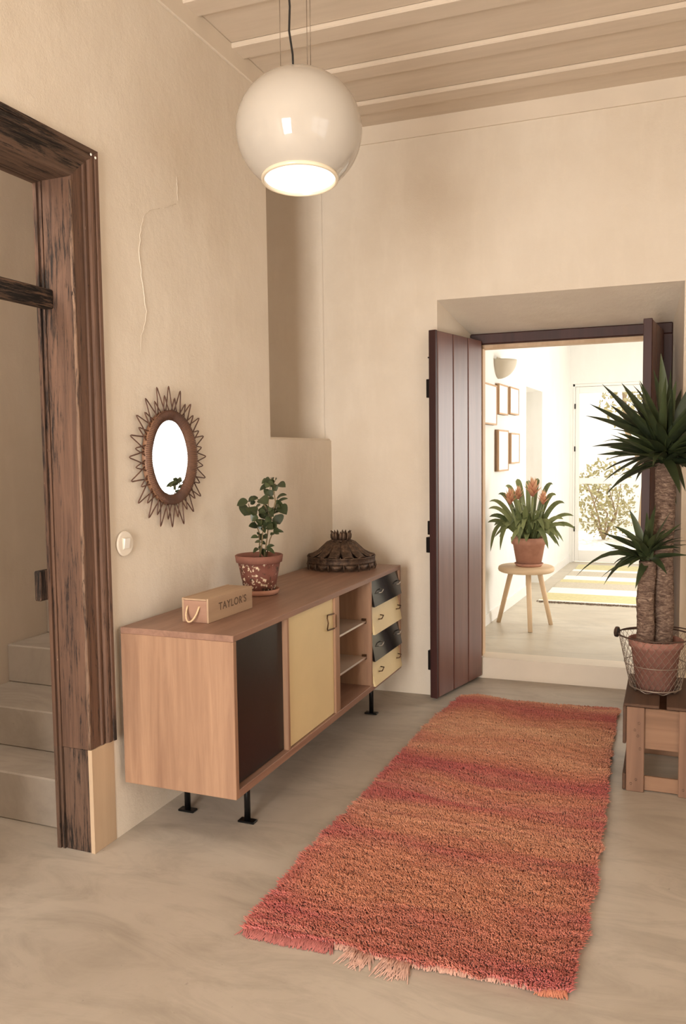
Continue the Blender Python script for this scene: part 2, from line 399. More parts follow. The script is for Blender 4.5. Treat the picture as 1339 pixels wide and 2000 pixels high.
# right wall with an added fill-light opening, rear wall with the entrance opening
mb = MB(); X0, X1 = XR, XR+.2
mb.box((X0, YR, 0), (X1, 0.0, ZC)); mb.box((X0, 2.0, 0), (X1, 4.72, ZC)); mb.box((X0, 0, 0), (X1, 2.0, .9)); mb.box((X0, 0, 2.6), (X1, 2.0, ZC))
struct('wall_right', 'cream plaster side wall with an added window opening for fill light', 'wall', mb, M_WALL)
mb = MB(); mb.box((-.17, YR-.2, 0), (.3, YR, ZC)); mb.box((1.6, YR-.2, 0), (XR+.2, YR, ZC)); mb.box((.3, YR-.2, 2.35), (1.6, YR, ZC))
struct('wall_rear', 'cream plaster wall with the entrance door', 'wall', mb, M_WALL)
mb = MB()
for y in (0, .97, 1.94): mb.box((XR+.02, y, .9), (XR+.05, y+.06, 2.6))
for z in (.9, 1.72, 2.54): mb.box((XR+.02, .0, z), (XR+.05, 2.0, z+.06))
struct('added_window_1', 'white casement frame added around the fill light in the side wall', 'window', mb, M_WPAINT)  # unseen frame, added to dress the fill-light opening
mb = MB()
for x in (.3, .92, 1.54): mb.box((x, YR-.05, 0), (x+.06, YR-.02, 2.35))
for z in (0, .8, 2.29): mb.box((.3, YR-.05, z), (1.6, YR-.02, z+.06))
struct('door_3', 'glazed entrance door with white frame', 'door', mb, M_WPAINT)
# floor
mb = MB(); mb.box((-1.3, YR-.2, -.1), (XR+.2, 5.3, 0))
struct('floor', 'smooth mottled beige polished concrete floor', 'floor', mb, M_FLOOR)
# ceiling: recessed wide boards with proud battens
mb = MB(); mb.box((-.6, YR-.2, ZC+.025), (XR+.2, 4.8, ZC+.12))
ceil_o = struct('ceiling', 'cream painted wooden board ceiling with proud overlapping strips', 'ceiling', mb, M_CEIL)
pitch = .4115; y = 4.30
def strip(name, y0, y1, z0, z1, bev):
    mb = MB(); mb.box((-.58, 0, 0), (XR+.15, y1-y0, z1-z0), bev)
    o = mb.build(name, M_CEIL, ceil_o, (0, y0-.012, z0), (0, 0, .024)); return o
k = 0
while y > YR-.2:
    strip('batten', y, y+.122, ZC-.022, ZC+.004, .005)
    strip('board', y+.118, y+.118+pitch-.115, ZC+.002, ZC+.026, .002)
    y -= pitch
# frieze boards under the ceiling
mb = MB(); mb.box((-.002, YR, 3.268), (.014, NY, ZC+.002), .004)
struct('trim_1', 'flat painted board along the top of the plaster wall with the mirror', 'trim', mb, M_TRIM)
mb = MB(); A = [F(-.0, 3.267, -.012), F(XR, 3.267, -.012), F(XR, ZC+.003, -.012), F(-.0, ZC+.003, -.012)]; B = [v+Vector((0,.02,0)) for v in A]
mb.add(A+B, [[0,1,2,3],[4,5,6,7],[0,1,5,4],[1,2,6,5],[2,3,7,6],[3,0,4,7]])
struct('trim_2', 'flat painted board along the top of the wall above the hall doorway', 'trim', mb, M_TRIM)

# ------------------------------------------------------------------ stairwell
st = thing('staircase', 'plain concrete stairs climbing behind the weathered door frame', 'stairs', (-.6, 2.45, 0), kind='structure')
ys = [2.45, 2.682, 2.997, 3.27, 3.55]; zs = [.196, .371, .554, .74, .93]
for i in range(5):
    y1 = 3.95
    MB().box((-.43, ys[i]-2.45, zs[i-1] if i else 0), (.42, y1-2.45, zs[i]), .006).build('step', M_STEP, st)
mb = MB(); mb.box((-1.15, .2, 0), (-1.03, 4.0, 4.2)); mb.box((-1.15, 3.95, 0), (-.17, 4.1, 4.2)); mb.box((-1.15, .1, 0), (-.17, .2, 4.2)); mb.box((-1.15, .1, 4.1), (-.17, 4.1, 4.2))
mb.box((-.18, .2, ZC), (-.17, 3.95, 4.2))
struct('wall_stairwell', 'shaded plaster wall rising beside the concrete stairs', 'wall', mb, M_STAIRWALL)

# ------------------------------------------------------------------ weathered door frame
d1 = thing('door_1', 'weathered brown wooden door frame with worn paint opening to the stairs', 'door frame', (0, 2.336, 0), kind='structure')
# profile (x, d) across the frame: d = distance outwards from the clear opening
prof = [(-.165,-.006),(-.150,-.006),(-.150,.004),(-.141,.004),(-.141,-.002),(-.132,-.002),(-.132,.006),(-.128,.0),(-.012,0),(-.004,.004),(-.002,.012),(-.002,.058),(.004,.062),(.004,.070),(.000,.074),(.000,.082),(.009,.088),(.013,.095),(.013,.104),(.006,.108),(.016,.114),(.018,.126),(-.02,.126),(-.165,.126)]
def sweep(z0, zi, k, y0, which):
    mb = MB(); n_ = len(prof); vs = []; fs = []
    if which == 'jamb': ring = [[(x, d, z0) for x, d in prof]]+[[(x, d, z0+(zi+d*k-z0)*t) for x, d in prof] for t in (.25,.5,.75,1)]
    else: ring = [[(x, d+(y0-d)*t, zi+d*k) for x, d in prof] for t in (0,.3,.65,1)]
    for rg in ring: vs += rg
    for i in range(len(ring)-1):
        for q in range(n_): fs.append([i*n_+q, i*n_+(q+1) % n_, (i+1)*n_+(q+1) % n_, (i+1)*n_+q])
    mb.add(vs, fs); mb.f += [list(range(n_)), [(len(ring)-1)*n_+q for q in range(n_)]]; mb.sm += [False, False]
    return mb
sweep(.389, 2.4226, .94, 0, 'jamb').build('jamb', M_OLDWOOD, d1)
sweep(0, 2.4226, .94, -.94, 'lintel').build('lintel', M_OLDWOODY, d1)
M_WORN = weathered('worn_corner_wood', srgb(92,70,56), srgb(134,106,86), srgb(58,42,34), 'z', .5)
mb = MB(); pts = [(-.0075+R.uniform(-.0012,.0012), .0035+R.uniform(-.0012,.0012), .39+2.02*i/40) for i in range(41)]
mb.tube(pts, [.0062+R.uniform(-.0016,.0020) for _ in pts], 8).build('worn_corner', M_WORN, d1)
o = MB().box((-.165, -.10, 0), (.0, -.0, 2.42), .004).build('jamb', M_OLDWOOD, d1, (0, -.88, 0))
for yy, z_ in ((.088, 2.520), (.112, 2.516)): MB().lathe([(.0001,.003),(.004,.002),(.005,0)], 10).build('nail', M_SWITCHW, d1, (.018, yy, z_), (0, PI/2, 0))
# lower repaired end
mb = MB(); mb.box((-.128, .002, 0), (-.016, .12, .387), .002); mb.box((-.165, -.006, 0), (-.150, .1, .389)); mb.box((-.150,.004,0),(-.141,.1,.389)); mb.box((-.141,-.003,0),(-.132,.1,.389))
o = mb.build('jamb_foot', M_OLDDARK, d1); o['label'] = 'darker worn lower end of the door post'
o = MB().box((-.0155, .0, 0), (.002, .127, .3875), .001).build('patch_board', M_PINE, d1); o['label'] = 'fresh pale pine board patched onto the foot of the frame'
o = MB().box((-.132, -.9, 1.976), (-.095, -.0, 2.043), .004).build('transom_bar', M_OLDDARKY, d1); o['label'] = 'worn blackened transom bar'
o = MB().box((-.190, -.046, .934), (-.164, .02, 1.044), .004).build('latch_keeper', M_OLDDARK, d1)

# ------------------------------------------------------------------ plank double door to the hall
d2 = thing('door_2', 'open red-brown plank double door in a dark wooden frame to the hall', 'door', BW(1.34, IB, 0), AL, kind='structure')
ox = 1.34
def fbox(a, b, bev, name, mat): return MB().box((a[0]-ox, a[1], a[2]), (b[0]-ox, b[1], b[2]), bev).build(name, mat, d2)
fbox((.752, -.03, 2.128), (1.938, .03, 2.194), .006, 'head_rail', M_DOORDARK)
fbox((.752, -.03, 0), (.802, .03, 2.13), .004, 'door_post', M_DOORDARK)
fbox((1.868, -.03, 0), (1.938, .03, 2.13), .004, 'door_post', M_DOORDARK)
fbox((.800, .01, .133), (.824, .10, 2.13), .002, 'casing', M_CREAMWOOD)
fbox((1.846, .01, .133), (1.87, .10, 2.13), .002, 'casing', M_CREAMWOOD)
fbox((.800, .01, 2.106), (1.87, .10, 2.13), .002, 'casing', M_CREAMWOOD)
def leaf(hx, hy, fx, fy, flip, zt):
    # local frame of the leaf: along = hinge -> free edge
    h = Vector((hx, hy, 0)); d = Vector((fx-hx, fy-hy, 0)); L = d.length; ang = math.atan2(d.y, d.x)
    org = d2.matrix_basis.inverted() if False else None
    e = bpy.data.objects.new('leaf', None)
    body = MB().box((0, -.012 if flip > 0 else -.012, .02), (L, .012, zt), .002).build('leaf', M_DOORDARK, d2)
    body.location = Matrix.Rotation(-AL, 3, 'Z') @ (h-Vector(BW(1.34, IB, 0))); body.rotation_euler = (0, 0, ang-AL)
    nP = 3; edge = .02; wP = (L-edge)/nP
    for i in range(nP):
        for sgn in (1, -1):
            MB().box((i*wP+.004, .012*sgn, .022), ((i+1)*wP-.005, .022*sgn, zt-.002), .004).build('plank', M_DOOR, body)
    MB().box((L-edge+.001, -.022, .02), (L+.004, .022, zt), .002).build('edge_strip', M_DOORDARK, body)
    return body, L
lf, L = leaf(.812, 5.11, .672, 4.535, 1, 2.148)
lf['label'] = 'tall leaf of three glossy red-brown planks swung open'
# hardware on the free edge (the wall side)
for z0, z1, t in ((1.768, 1.873, .014), (.98, 1.06, .010), (.875, .965, .020), (.184, .30, .012)):
    MB().box((L-.055, -.026-t, z0), (L+.003, -.020, z1), .002).build('latch', M_IRON, lf)
MB().box((L-.014, -.034, 1.992), (L-.006, -.02, 2.0), .001).build('nail', M_IRON, lf)
rf_, L2 = leaf(1.868, 5.13, 1.815, 4.66, -1, 2.148)
rf_['label'] = 'leaf of the plank door folded back beside the tall plant'

# ------------------------------------------------------------------ hall beyond
ZS = .133
mb = MB(); mb.add([F(IX0-.001,0,.47), F(IX1+.001,0,.47), F(IX1+.001,ZS,.47), F(IX0-.001,ZS,.47), F(IX0,0,.63), F(IX1,0,.63), F(IX1,ZS,.63), F(IX0,ZS,.63)], [[0,1,2,3],[3,2,6,7],[0,3,7,4],[1,2,6,5],[4,5,6,7],[0,1,5,4]])
struct('trim_3', 'low cream plastered step up into the bright hall', 'step', mb, M_TRIM)
mb = MB(); mb.box((.2, 5.2, .0), (3.4, 10.1, ZS-.001))
struct('floor_hall', 'pale polished concrete floor of the bright hall', 'floor', mb, M_HFLOOR)
HA = Vector((.602, 5.27, 0)); HB = Vector((.830, 9.96, 0)); hd = (HB-HA).normalized(); hn = Vector((hd.y, -hd.x, 0))
hrot = math.atan2(hd.y, hd.x)
def HW(y, z, off=0): t = (y-HA.y)/hd.y; p = HA+hd*t+hn*off; return Vector((p.x, p.y, z))
mb = MB()
def hq(y0, y1, z0, z1): mb.add([HW(y0,z0), HW(y1,z0), HW(y1,z1), HW(y0,z1)], [[0,1,2,3]])
R0, R1, RZ = 7.54, 8.29, 2.045
hq(5.2, R0, 0, 3.0); hq(R1, 10.1, 0, 3.0); hq(R0, R1, RZ, 3.0)
mb.add([HW(R0,0), HW(R0,0,-.3), HW(R0,RZ,-.3), HW(R0,RZ)], [[0,1,2,3]]); mb.add([HW(R1,0), HW(R1,0,-.3), HW(R1,RZ,-.3), HW(R1,RZ)], [[0,1,2,3]])
mb.add([HW(R0,RZ), HW(R1,RZ), HW(R1,RZ,-.3), HW(R0,RZ,-.3)], [[0,1,2,3]]); mb.add([HW(R0,0,-.3), HW(R1,0,-.3), HW(R1,RZ,-.3), HW(R0,RZ,-.3)], [[0,1,2,3]])
struct('wall_hall_left', 'white hall wall hung with small framed pictures', 'wall', mb, M_WHITE)
mb = MB()
for y0, y1 in ((5.25, R0), (R1, 9.96)):
    a, b_ = HW(y0, ZS), HW(y1, ZS); e = hn*.012
    mb.add([a, b_, b_+e, a+e, a+Vector((0,0,.085)), b_+Vector((0,0,.085)), b_+e+Vector((0,0,.085)), a+e+Vector((0,0,.085))], [[0,1,2,3],[4,5,6,7],[3,2,6,7],[0,1,5,4],[1,2,6,5],[0,3,7,4]])
struct('baseboard_hall', 'low white baseboard along the hall wall', 'baseboard', mb, M_WPAINT)
mb = MB(); mb.box((3.3, 5.2, 0), (3.4, 6.4, 3)); mb.box((3.3, 8.6, 0), (3.4, 10.1, 3)); mb.box((3.3, 6.4, 0), (3.4, 8.6, .7)); mb.box((3.3, 6.4, 2.3), (3.4, 8.6, 3))
struct('wall_hall_right', 'white hall wall with a wide opening added for fill light', 'wall', mb, M_WHITE)  # unseen opening, put in for the hall fill lamp
GX0, GX1, GZ = .86, 2.66, 2.24
mb = MB(); mb.box((.5, 9.96, 0), (GX0, 10.2, 3)); mb.box((GX1, 9.96, 0), (3.4, 10.2, 3)); mb.box((GX0, 9.96, GZ), (GX1, 10.2, 3))
struct('wall_hall_end', 'white hall end wall around the glazed garden door', 'wall', mb, M_WHITE)
mb = MB(); mb.box((.2, 5.2, 3.0), (3.4, 10.2, 3.1)); struct('ceiling_hall', 'white hall ceiling', 'ceiling', mb, M_WHITE)
gd = thing('door_4', 'white glazed double garden door at the end of the hall', 'door', (1.76, 10.0, ZS), kind='structure')
def gb(a, b, name, mat, par=gd, bev=.003): return MB().box((a[0]-1.76, a[1]-10.0, a[2]-ZS), (b[0]-1.76, b[1]-10.0, b[2]-ZS), bev).build(name, mat, par)
gb((GX0, 9.99, ZS), (GX0+.025, 10.07, GZ), 'door_post', M_WPAINT); gb((GX1-.025, 9.99, ZS), (GX1, 10.07, GZ), 'door_post', M_WPAINT); gb((GX0, 9.99, GZ-.03), (GX1, 10.07, GZ), 'head_rail', M_WPAINT)
for x0, x1 in ((GX0+.027, 1.755), (1.765, GX1-.027)):
    lfd = gb((x0, 10.01, ZS+.01), (x0+.045, 10.05, GZ-.032), 'leaf', M_WPAINT)
    gb((x1-.045, 10.01, ZS+.01), (x1, 10.05, GZ-.032), 'stile', M_WPAINT, lfd)
    for z0, z1 in ((ZS+.01, .275), (1.067, 1.135), (2.13, GZ-.032)): gb((x0+.045, 10.012, z0), (x1-.045, 10.048, z1), 'rail', M_WPAINT, lfd)
    for z0, z1 in ((.275, 1.067), (1.135, 2.13)): gb((x0+.045, 10.028, z0), (x1-.045, 10.032, z1), 'pane', M_GLASS, lfd, 0)
for z in (.5, 1.45, 1.95): gb((GX0+.018, 9.982, z), (GX0+.032, 9.992, z+.06), 'hinge', M_IRON, gd, .001)
# pictures on the hall wall
def picture(y0, y1, z0, z1, label):
    p = thing('framed_picture', label, 'picture', HW((y0+y1)/2, z0), hrot-PI/2, 'framed pictures on the hall wall')
    w_ = (y1-y0)/hd.y; h_ = z1-z0; t = .012; D = .034
    MB().box((.001, -w_/2, 0), (.018, w_/2, h_)).build('backing', M_FRAMEW, p)
    for a, b in (((.0,-w_/2,0),(D,-w_/2+t,h_)), ((.0,w_/2-t,0),(D,w_/2,h_)), ((.0,-w_/2+t,0),(D,w_/2-t,t)), ((.0,-w_/2+t,h_-t),(D,w_/2-t,h_))):
        MB().box(a, b, .001).build('frame_side', M_FRAMEW, p)
    MB().box((.018, -w_/2+t, t), (.030, w_/2-t, h_-t)).build('picture_sheet', M_PAPER, p)
picture(5.93, 6.33, 1.66, 1.965, 'largest pale framed picture, beside the door casing')
picture(6.40, 6.70, 1.75, 1.988, 'framed picture of the upper row directly under the wall sconce')
picture(6.78, 7.10, 1.765, 1.99, 'framed picture at the recess end of the upper row')
picture(6.385, 6.72, 1.30, 1.628, 'taller framed picture of the lower row')
picture(6.81, 7.13, 1.355, 1.61, 'smaller framed picture at the recess end of the lower row')
# wall sconce: half bowl open at the top
sc = thing('wall_sconce', 'grey plaster half-bowl wall sconce above the framed pictures', 'sconce', HW(6.50, 2.03), hrot-PI/2)
mb = MB(); vs = []; fs = []; nu, nv = 16, 8; Rs = .145
for i in range(nu+1):
    a = -PI/2+PI*i/nu
    for j in range(nv+1):
        b_ = PI/2*j/nv
        vs.append((Rs*math.sin(b_)*math.cos(a), Rs*math.sin(b_)*math.sin(a), Rs*(1-math.cos(b_))))
for i in range(nu):
    for j in range(nv): q = i*(nv+1)+j; fs.append([q, q+nv+1, q+nv+2, q+1])
mb.add(vs, fs, True); o = mb.build('bowl', M_SCONCE, sc); sm = o.modifiers.new('s', 'SOLIDIFY'); sm.thickness = .008
MB().box((0, -.05, .02), (.006, .05, .17), .002).build('back_plate', M_SCONCE, sc)
# striped runner in the hall
hr = thing('striped_runner', 'pale hall runner with yellow and white stripes', 'rug', (1.55, 7.24, ZS))
yb = [0, .05, .42, .74, 1.10, 1.28, 1.55, 1.9, 2.05, 2.45]
cols = [plain('runner_cream', (.80,.77,.70,1), .95, var=.06, vs=40), plain('runner_yellow', srgb(206,196,150), .95, var=.1, vs=40), plain('runner_white', (.85,.83,.78,1), .95, var=.04, vs=40), plain('runner_grey', srgb(196,186,168), .95, var=.12, vs=60), plain('runner_fringe', srgb(120,100,84), .95, var=.3, vs=80)]
seq = [0, 1, 2, 3, 1, 2, 3, 2, 1]
for i in range(9):
    x0 = -.68+.012*i
    MB().box((x0, yb[i], .001), (.66, yb[i+1], .013), .003).build('stripe', cols[seq[i]], hr)
mb = MB()
for i in range(130):
    x = -.68+1.34*i/129; l = R.uniform(.02, .05)
    mb.tube([(x, .004, .008), (x+R.uniform(-.01,.01), -l*.5, .008), (x+R.uniform(-.015,.015), -l, .003)], .0035, 4)
mb.build('fringe', cols[4], hr)['kind'] = 'stuff'

# ------------------------------------------------------------------ garden
n = N('pale_gravel'); f = n.noise(n.coords(), 14, 6); M_GRAV = n.set(n.ramp(f, [(.3, (.62,.57,.48,1)), (.7, (.78,.74,.66,1))]), .9)
mb = MB(); mb.box((-6, 10.2, -.05), (9, 22, .10)); tag(mb.build('ground', M_GRAV), 'pale sunlit gravel terrace outside the garden door', 'ground', kind='structure')
mb = MB(); mb.box((-6, 16, .1), (9, 16.25, 2.3), .02); mb.box((1.62, 12.1, .1), (3.4, 12.6, 1.05), .05)
tag(mb.build('wall_garden', M_WHITE), 'whitewashed garden wall in bright sun', 'wall', kind='structure')
M_BUSH = leafmat('garden_leaf', srgb(140,132,88), srgb(190,178,132), .6)
M_TRUNK = wood('garden_trunk', srgb(120,98,74), srgb(180,156,126), 'z', .6, .9)
def leaf_cloud(name, mat, parent, cx, cy, cz, rx, ry, rz, count, size, seed):
    rr = random.Random(seed); mb = MB()
    for _ in range(count):
        while True:
            p = Vector((rr.uniform(-1,1), rr.uniform(-1,1), rr.uniform(-1,1)))
            if p.length < 1: break
        c = Vector((cx+p.x*rx, cy+p.y*ry, cz+p.z*rz)); a = Vector((rr.uniform(-1,1), rr.uniform(-1,1), rr.uniform(-.6,1))).normalized(); b = a.orthogonal().normalized()
        s_ = size*rr.uniform(.6, 1.4); mb.add([c, c+a*s_*.5+b*s_*.28, c+a*s_, c+a*s_*.5-b*s_*.28], [[0,1,2,3]])
    o = mb.build(name, mat, parent, normals=False); o['kind'] = 'stuff'; return o
sh = thing('garden_shrub', 'sunlit dry shrub outside the glazed garden door', 'shrub', (1.0, 13.0, .1))
leaf_cloud('foliage', M_BUSH, sh, 0, 0, .6, .5, .4, .62, 900, .07, 1)
mb = MB()
for k in range(5): mb.tube([(0,0,0), (R.uniform(-.2,.2), R.uniform(-.1,.1), .4), (R.uniform(-.4,.4), R.uniform(-.2,.2), .9)], [.02,.014,.006], 5)
mb.build('stems', M_TRUNK, sh)
tr = thing('garden_tree', 'pale-trunked tree seen through the upper panes of the garden door', 'tree', (1.55, 14.2, .1))
mb = MB(); mb.tube([(0,0,0), (.05,0,.9), (-.03,.05,1.7), (.1,.0,2.7)], [.11,.095,.085,.07], 9)
mb.tube([(.0,.0,1.3), (.35,-.1,1.9), (.55,0,2.6)], [.06,.05,.04], 7); mb.tube([(0,0,1.0), (-.3,.1,1.7), (-.35,0,2.5)], [.05,.04,.03], 7)
mb.build('trunk', M_TRUNK, tr)
leaf_cloud('foliage', M_BUSH, tr, .2, 0, 2.3, 1.0, .6, .7, 1100, .09, 2)

# ------------------------------------------------------------------ sideboard
SY0, SY1, SX0, SX1, SZ0, SZ1 = 2.486, 4.417, .03, .512, .217, .815
sb = thing('sideboard', 'long low teak sideboard with black and pale yellow fronts on black steel legs', 'sideboard', (.27, 3.45, 0))
def S(a, b, bev, name, mat, par=sb):
    return MB().box((a[0]-.27, a[1]-3.45, a[2]), (b[0]-.27, b[1]-3.45, b[2]), bev).build(name, mat, par)
t = .024
S((SX0, SY0, SZ1-t), (SX1, SY1, SZ1), .002, 'top', M_TEAKY)
S((SX0, SY0+.0005, SZ0), (SX1-.0005, SY0+t, SZ1-t), .0015, 'side_panel', M_TEAK)
S((SX0, SY1-t, SZ0), (SX1-.0005, SY1, SZ1-t), .0015, 'side_panel', M_TEAK)
S((SX0, SY0+t, SZ0), (SX1, SY1-t, SZ0+t+.006), .0015, 'bottom', M_TEAKY)
S((SX0, SY0+t, SZ0+t), (SX0+.01, SY1-t, SZ1-t), 0, 'back_panel', M_TEAKIN)
S((SX0+.01, 2.929, SZ0+t), (SX1-.004, 2.947, SZ1-t), .001, 'divider', M_TEAK)
S((SX0+.01, 3.434, SZ0+t), (SX1-.002, 3.488, SZ1-t), .002, 'divider', M_TEAK)
S((SX0+.01, 3.912, SZ0+t), (SX1-.002, 3.936, SZ1-t), .002, 'divider', M_TEAK)
dr = S((.472, SY0+t, SZ0+t+.008), (.486, 2.928, SZ1-t-.002), .001, 'door', M_BLACK); dr['label'] = 'black lacquered sliding door'
MB().tube([(.486-.27, 2.533-3.45, .726), (.495-.27, 2.533-3.45, .720), (.493-.27, 2.530-3.45, .69), (.495-.27, 2.533-3.45, .664), (.486-.27, 2.533-3.45, .658)], .0028, 6).build('handle', M_ALU, dr)
dr = S((.484, 2.949, SZ0+t+.008), (.500, 3.432, SZ1-t-.002), .001, 'door', M_YELLOW); dr['label'] = 'pale yellow door'
hp = [(0, 0), (.0, .012), (.012, .018), (.05, .012), (.066, .018), (.078, .012), (.078, -.012), (.066, -.018), (.05, -.012), (.012, -.018), (0, -.012)]
z0, yc, hs = .648, 3.385, 1.0
pts = [(.504-.27, yc-3.45+.055, z0+.068), (.512-.27, yc-3.45+.058, z0+.060), (.514-.27, yc-3.45+.052, z0+.034), (.512-.27, yc-3.45+.058, z0+.008), (.506-.27, yc-3.45+.050, z0), (.506-.27, yc-3.45-.03, z0+.006), (.511-.27, yc-3.45-.046, z0+.016), (.513-.27, yc-3.45-.040, z0+.042), (.511-.27, yc-3.45-.046, z0+.066), (.506-.27, yc-3.45-.03, z0+.076)]
MB().tube(pts, .0032, 6, closed=True).build('handle', M_BRASS, dr)
for z in (.586, .398):
    sh_ = S((SX0+.01, 3.488, z-.003), (.482, 3.912, z+.003), 0, 'shelf', M_SHELF)
    S((.482, 3.488, z-.006), (.486, 3.912, z+.004), .001, 'shelf_edge', M_ALU, sh_)
    S((.462, 3.902, z-.012), (.486, 3.9125, z+.014), .001, 'bracket', M_BRASS, sh_)
zz = [.787, .652, .506, .364, .232]
for i in range(4):
    z1, z0 = zz[i], zz[i+1]+.003
    mb = MB(); xa, xb = .497-.27, .523-.27; ya, yb_ = 3.942-3.45, 4.398-3.45; th = .012
    mb.add([(xa-th,ya,z1),(xa,ya,z1),(xb,ya,z0),(xb-th,ya,z0),(xa-th,yb_,z1),(xa,yb_,z1),(xb,yb_,z0),(xb-th,yb_,z0)], [[0,1,2,3],[4,5,6,7],[0,1,5,4],[1,2,6,5],[2,3,7,6],[3,0,4,7]])
    d_ = mb.build('drawer', M_BLACKG if i % 2 == 0 else M_YELLOW, sb); d_['label'] = ('glossy black' if i % 2 == 0 else 'pale yellow')+' slanted drawer front'
    S((.06, 3.95, zz[i+1]+.015), (.482, 4.385, zz[i]-.02), 0, 'drawer_box', M_TEAKIN, d_)
    hz = (z0+z1)/2+.002; hx = (xa+xb)/2
    for yy in (4.045, 4.345):
        yl = yy-3.45
        MB().tube([(hx-.002, yl+.02, hz+.010), (hx+.018, yl+.02, hz+.008), (hx+.019, yl-.014, hz-.004), (hx, yl-.016, hz-.007)], .0030, 6).build('handle', M_BRASS if i % 2 else M_ALU, d_)
for (lx, ly) in ((.40, 2.765), (.12, 2.77), (.404, 4.20), (.12, 4.20)):
    x, y = lx-.27, ly-3.45
    lg = MB().lathe([(.0001, .008), (.0125, .008), (.0125, .217), (.0001, .217)], 14, (x, y, 0), True).build('leg', M_STEEL, sb)
    MB().box((x-.036, y-.018, 0), (x+.036, y+.018, .009), .002).build('foot_plate', M_STEEL, lg)

# ------------------------------------------------------------------ wooden bottle box
wb = thing('wooden_bottle_box', 'small pine bottle box with stamped lettering and rope handle', 'box', (.262, 2.814, SZ1+.0005), -.02)
bw, bl, bh = .118, .338, .093
MB().box((-bw/2+.008, -bl/2+.008, 0), (bw/2-.008, bl/2-.008, .008)).build('bottom', M_BOX, wb)
for s_ in (-1, 1):
    MB().box((s_*bw/2, -bl/2, 0), (s_*(bw/2-.008), bl/2, bh), .0008).build('side_board', M_BOX, wb)
    MB().box((-bw/2+.008, s_*bl/2, 0), (bw/2-.008, s_*(bl/2-.010), bh-.009), .0008).build('end_board', M_BOXEND, wb)
MB().box((-bw/2+.0085, -bl/2-.001, bh-.008), (bw/2-.0085, bl/2-.001, bh-.0015), .0008).build('lid', M_BOX, wb)
hp = []
for k in range(15):
    a = PI*k/14; hp.append((-.026*math.cos(a)-.006, -bl/2-.004-.030*math.sin(a), .060-.052*math.sin(a)))
MB().tube([(-.032, -bl/2+.004, .062)]+hp+[(.02, -bl/2+.004, .062)], .0036, 8).build('rope_handle', M_ROPE, wb)
def text_mesh(body, size):
    c = bpy.data.curves.new('lettering', 'FONT'); c.body = body; c.size = size; c.extrude = .0006; c.offset = .0004; c.align_x = 'CENTER'; c.align_y = 'CENTER'; c.space_character = 1.12
    o = bpy.data.objects.new('lettering_source', c); COL.objects.link(o)
    bpy.context.view_layer.update()
    me = bpy.data.meshes.new_from_object(o.evaluated_get(bpy.context.evaluated_depsgraph_get()))
    bpy.data.objects.remove(o); bpy.data.curves.remove(c); return me
me = text_mesh("TAYLOR'S", .042); me.materials.clear(); me.materials.append(M_INK)
xs = [v.co.x for v in me.vertices]; wd = max(xs)-min(xs); k = .212/wd
for v in me.vertices: v.co.x *= k
o = bpy.data.objects.new('lettering', me); COL.objects.link(o); o.parent = wb
o.rotation_euler = (PI/2, 0, PI/2); o.location = (bw/2+.0003, .012, .050)

# ------------------------------------------------------------------ plants: helpers
def blade(base, d, length, width, droop, segs=8, fold=.25, wfun=None, roll=0.0, up=Vector((0,0,1))):
    """a strap leaf: starts at base in direction d and bends down by droop radians along its length"""
    d = Vector(d).normalized(); side = d.cross(up)
    if side.length < 1e-3: side = Vector((1,0,0))
    side.normalize(); p = Vector(base); vs = []; fs = []; cur = d.copy()
    if roll: side = Matrix.Rotation(roll, 3, d) @ side
    for i in range(segs+1):
        t = i/segs; wd = width*(wfun(t) if wfun else max(.02, math.sin(PI*min(1, .12+t*.88))**.8))
        nr = side.cross(cur).normalized()
        vs += [p-side*wd/2+nr*wd*fold, p, p+side*wd/2+nr*wd*fold]
        cur = (Matrix.Rotation(-droop/segs*(0.4+1.2*t), 3, side) @ cur).normalized(); p = p+cur*length/segs
    for i in range(segs):
        a = i*3; fs += [[a, a+1, a+4, a+3], [a+1, a+2, a+5, a+4]]
    return vs, fs
def add_leaf(parent, mat, base, d, length, width, droop, **k):
    vs, fs = blade(base, d, length, width, droop, **k)
    return MB().add(vs, fs, True).build('leaf', mat, parent, normals=False)
def arrow_leaf(parent, mat, base, tip, width, sag=.15, wfun=None, segs=8, fold=.2, upv=None):
    """leaf from base to tip with a sagging curve"""
    base, tip = Vector(base), Vector(tip); d = tip-base; L_ = d.length; up = upv or Vector((0,0,1)); vs = []; fs = []
    side = d.cross(up)
    if side.length < 1e-3: side = Vector((1,0,0))
    side.normalize()
    for i in range(segs+1):
        t = i/segs; p = base+d*t+Vector((0,0,1))*(sag*L_*4*t*(1-t)*.5)
        wd = width*(wfun(t) if wfun else max(.02, math.sin(PI*min(1, .10+t*.90))**.75)); nr = side.cross(d).normalized()
        vs += [p-side*wd/2+nr*wd*fold, p, p+side*wd/2+nr*wd*fold]
    for i in range(segs): a = i*3; fs += [[a, a+1, a+4, a+3], [a+1, a+2, a+5, a+4]]
    return MB().add(vs, fs, True).build('leaf', mat, parent, normals=False)

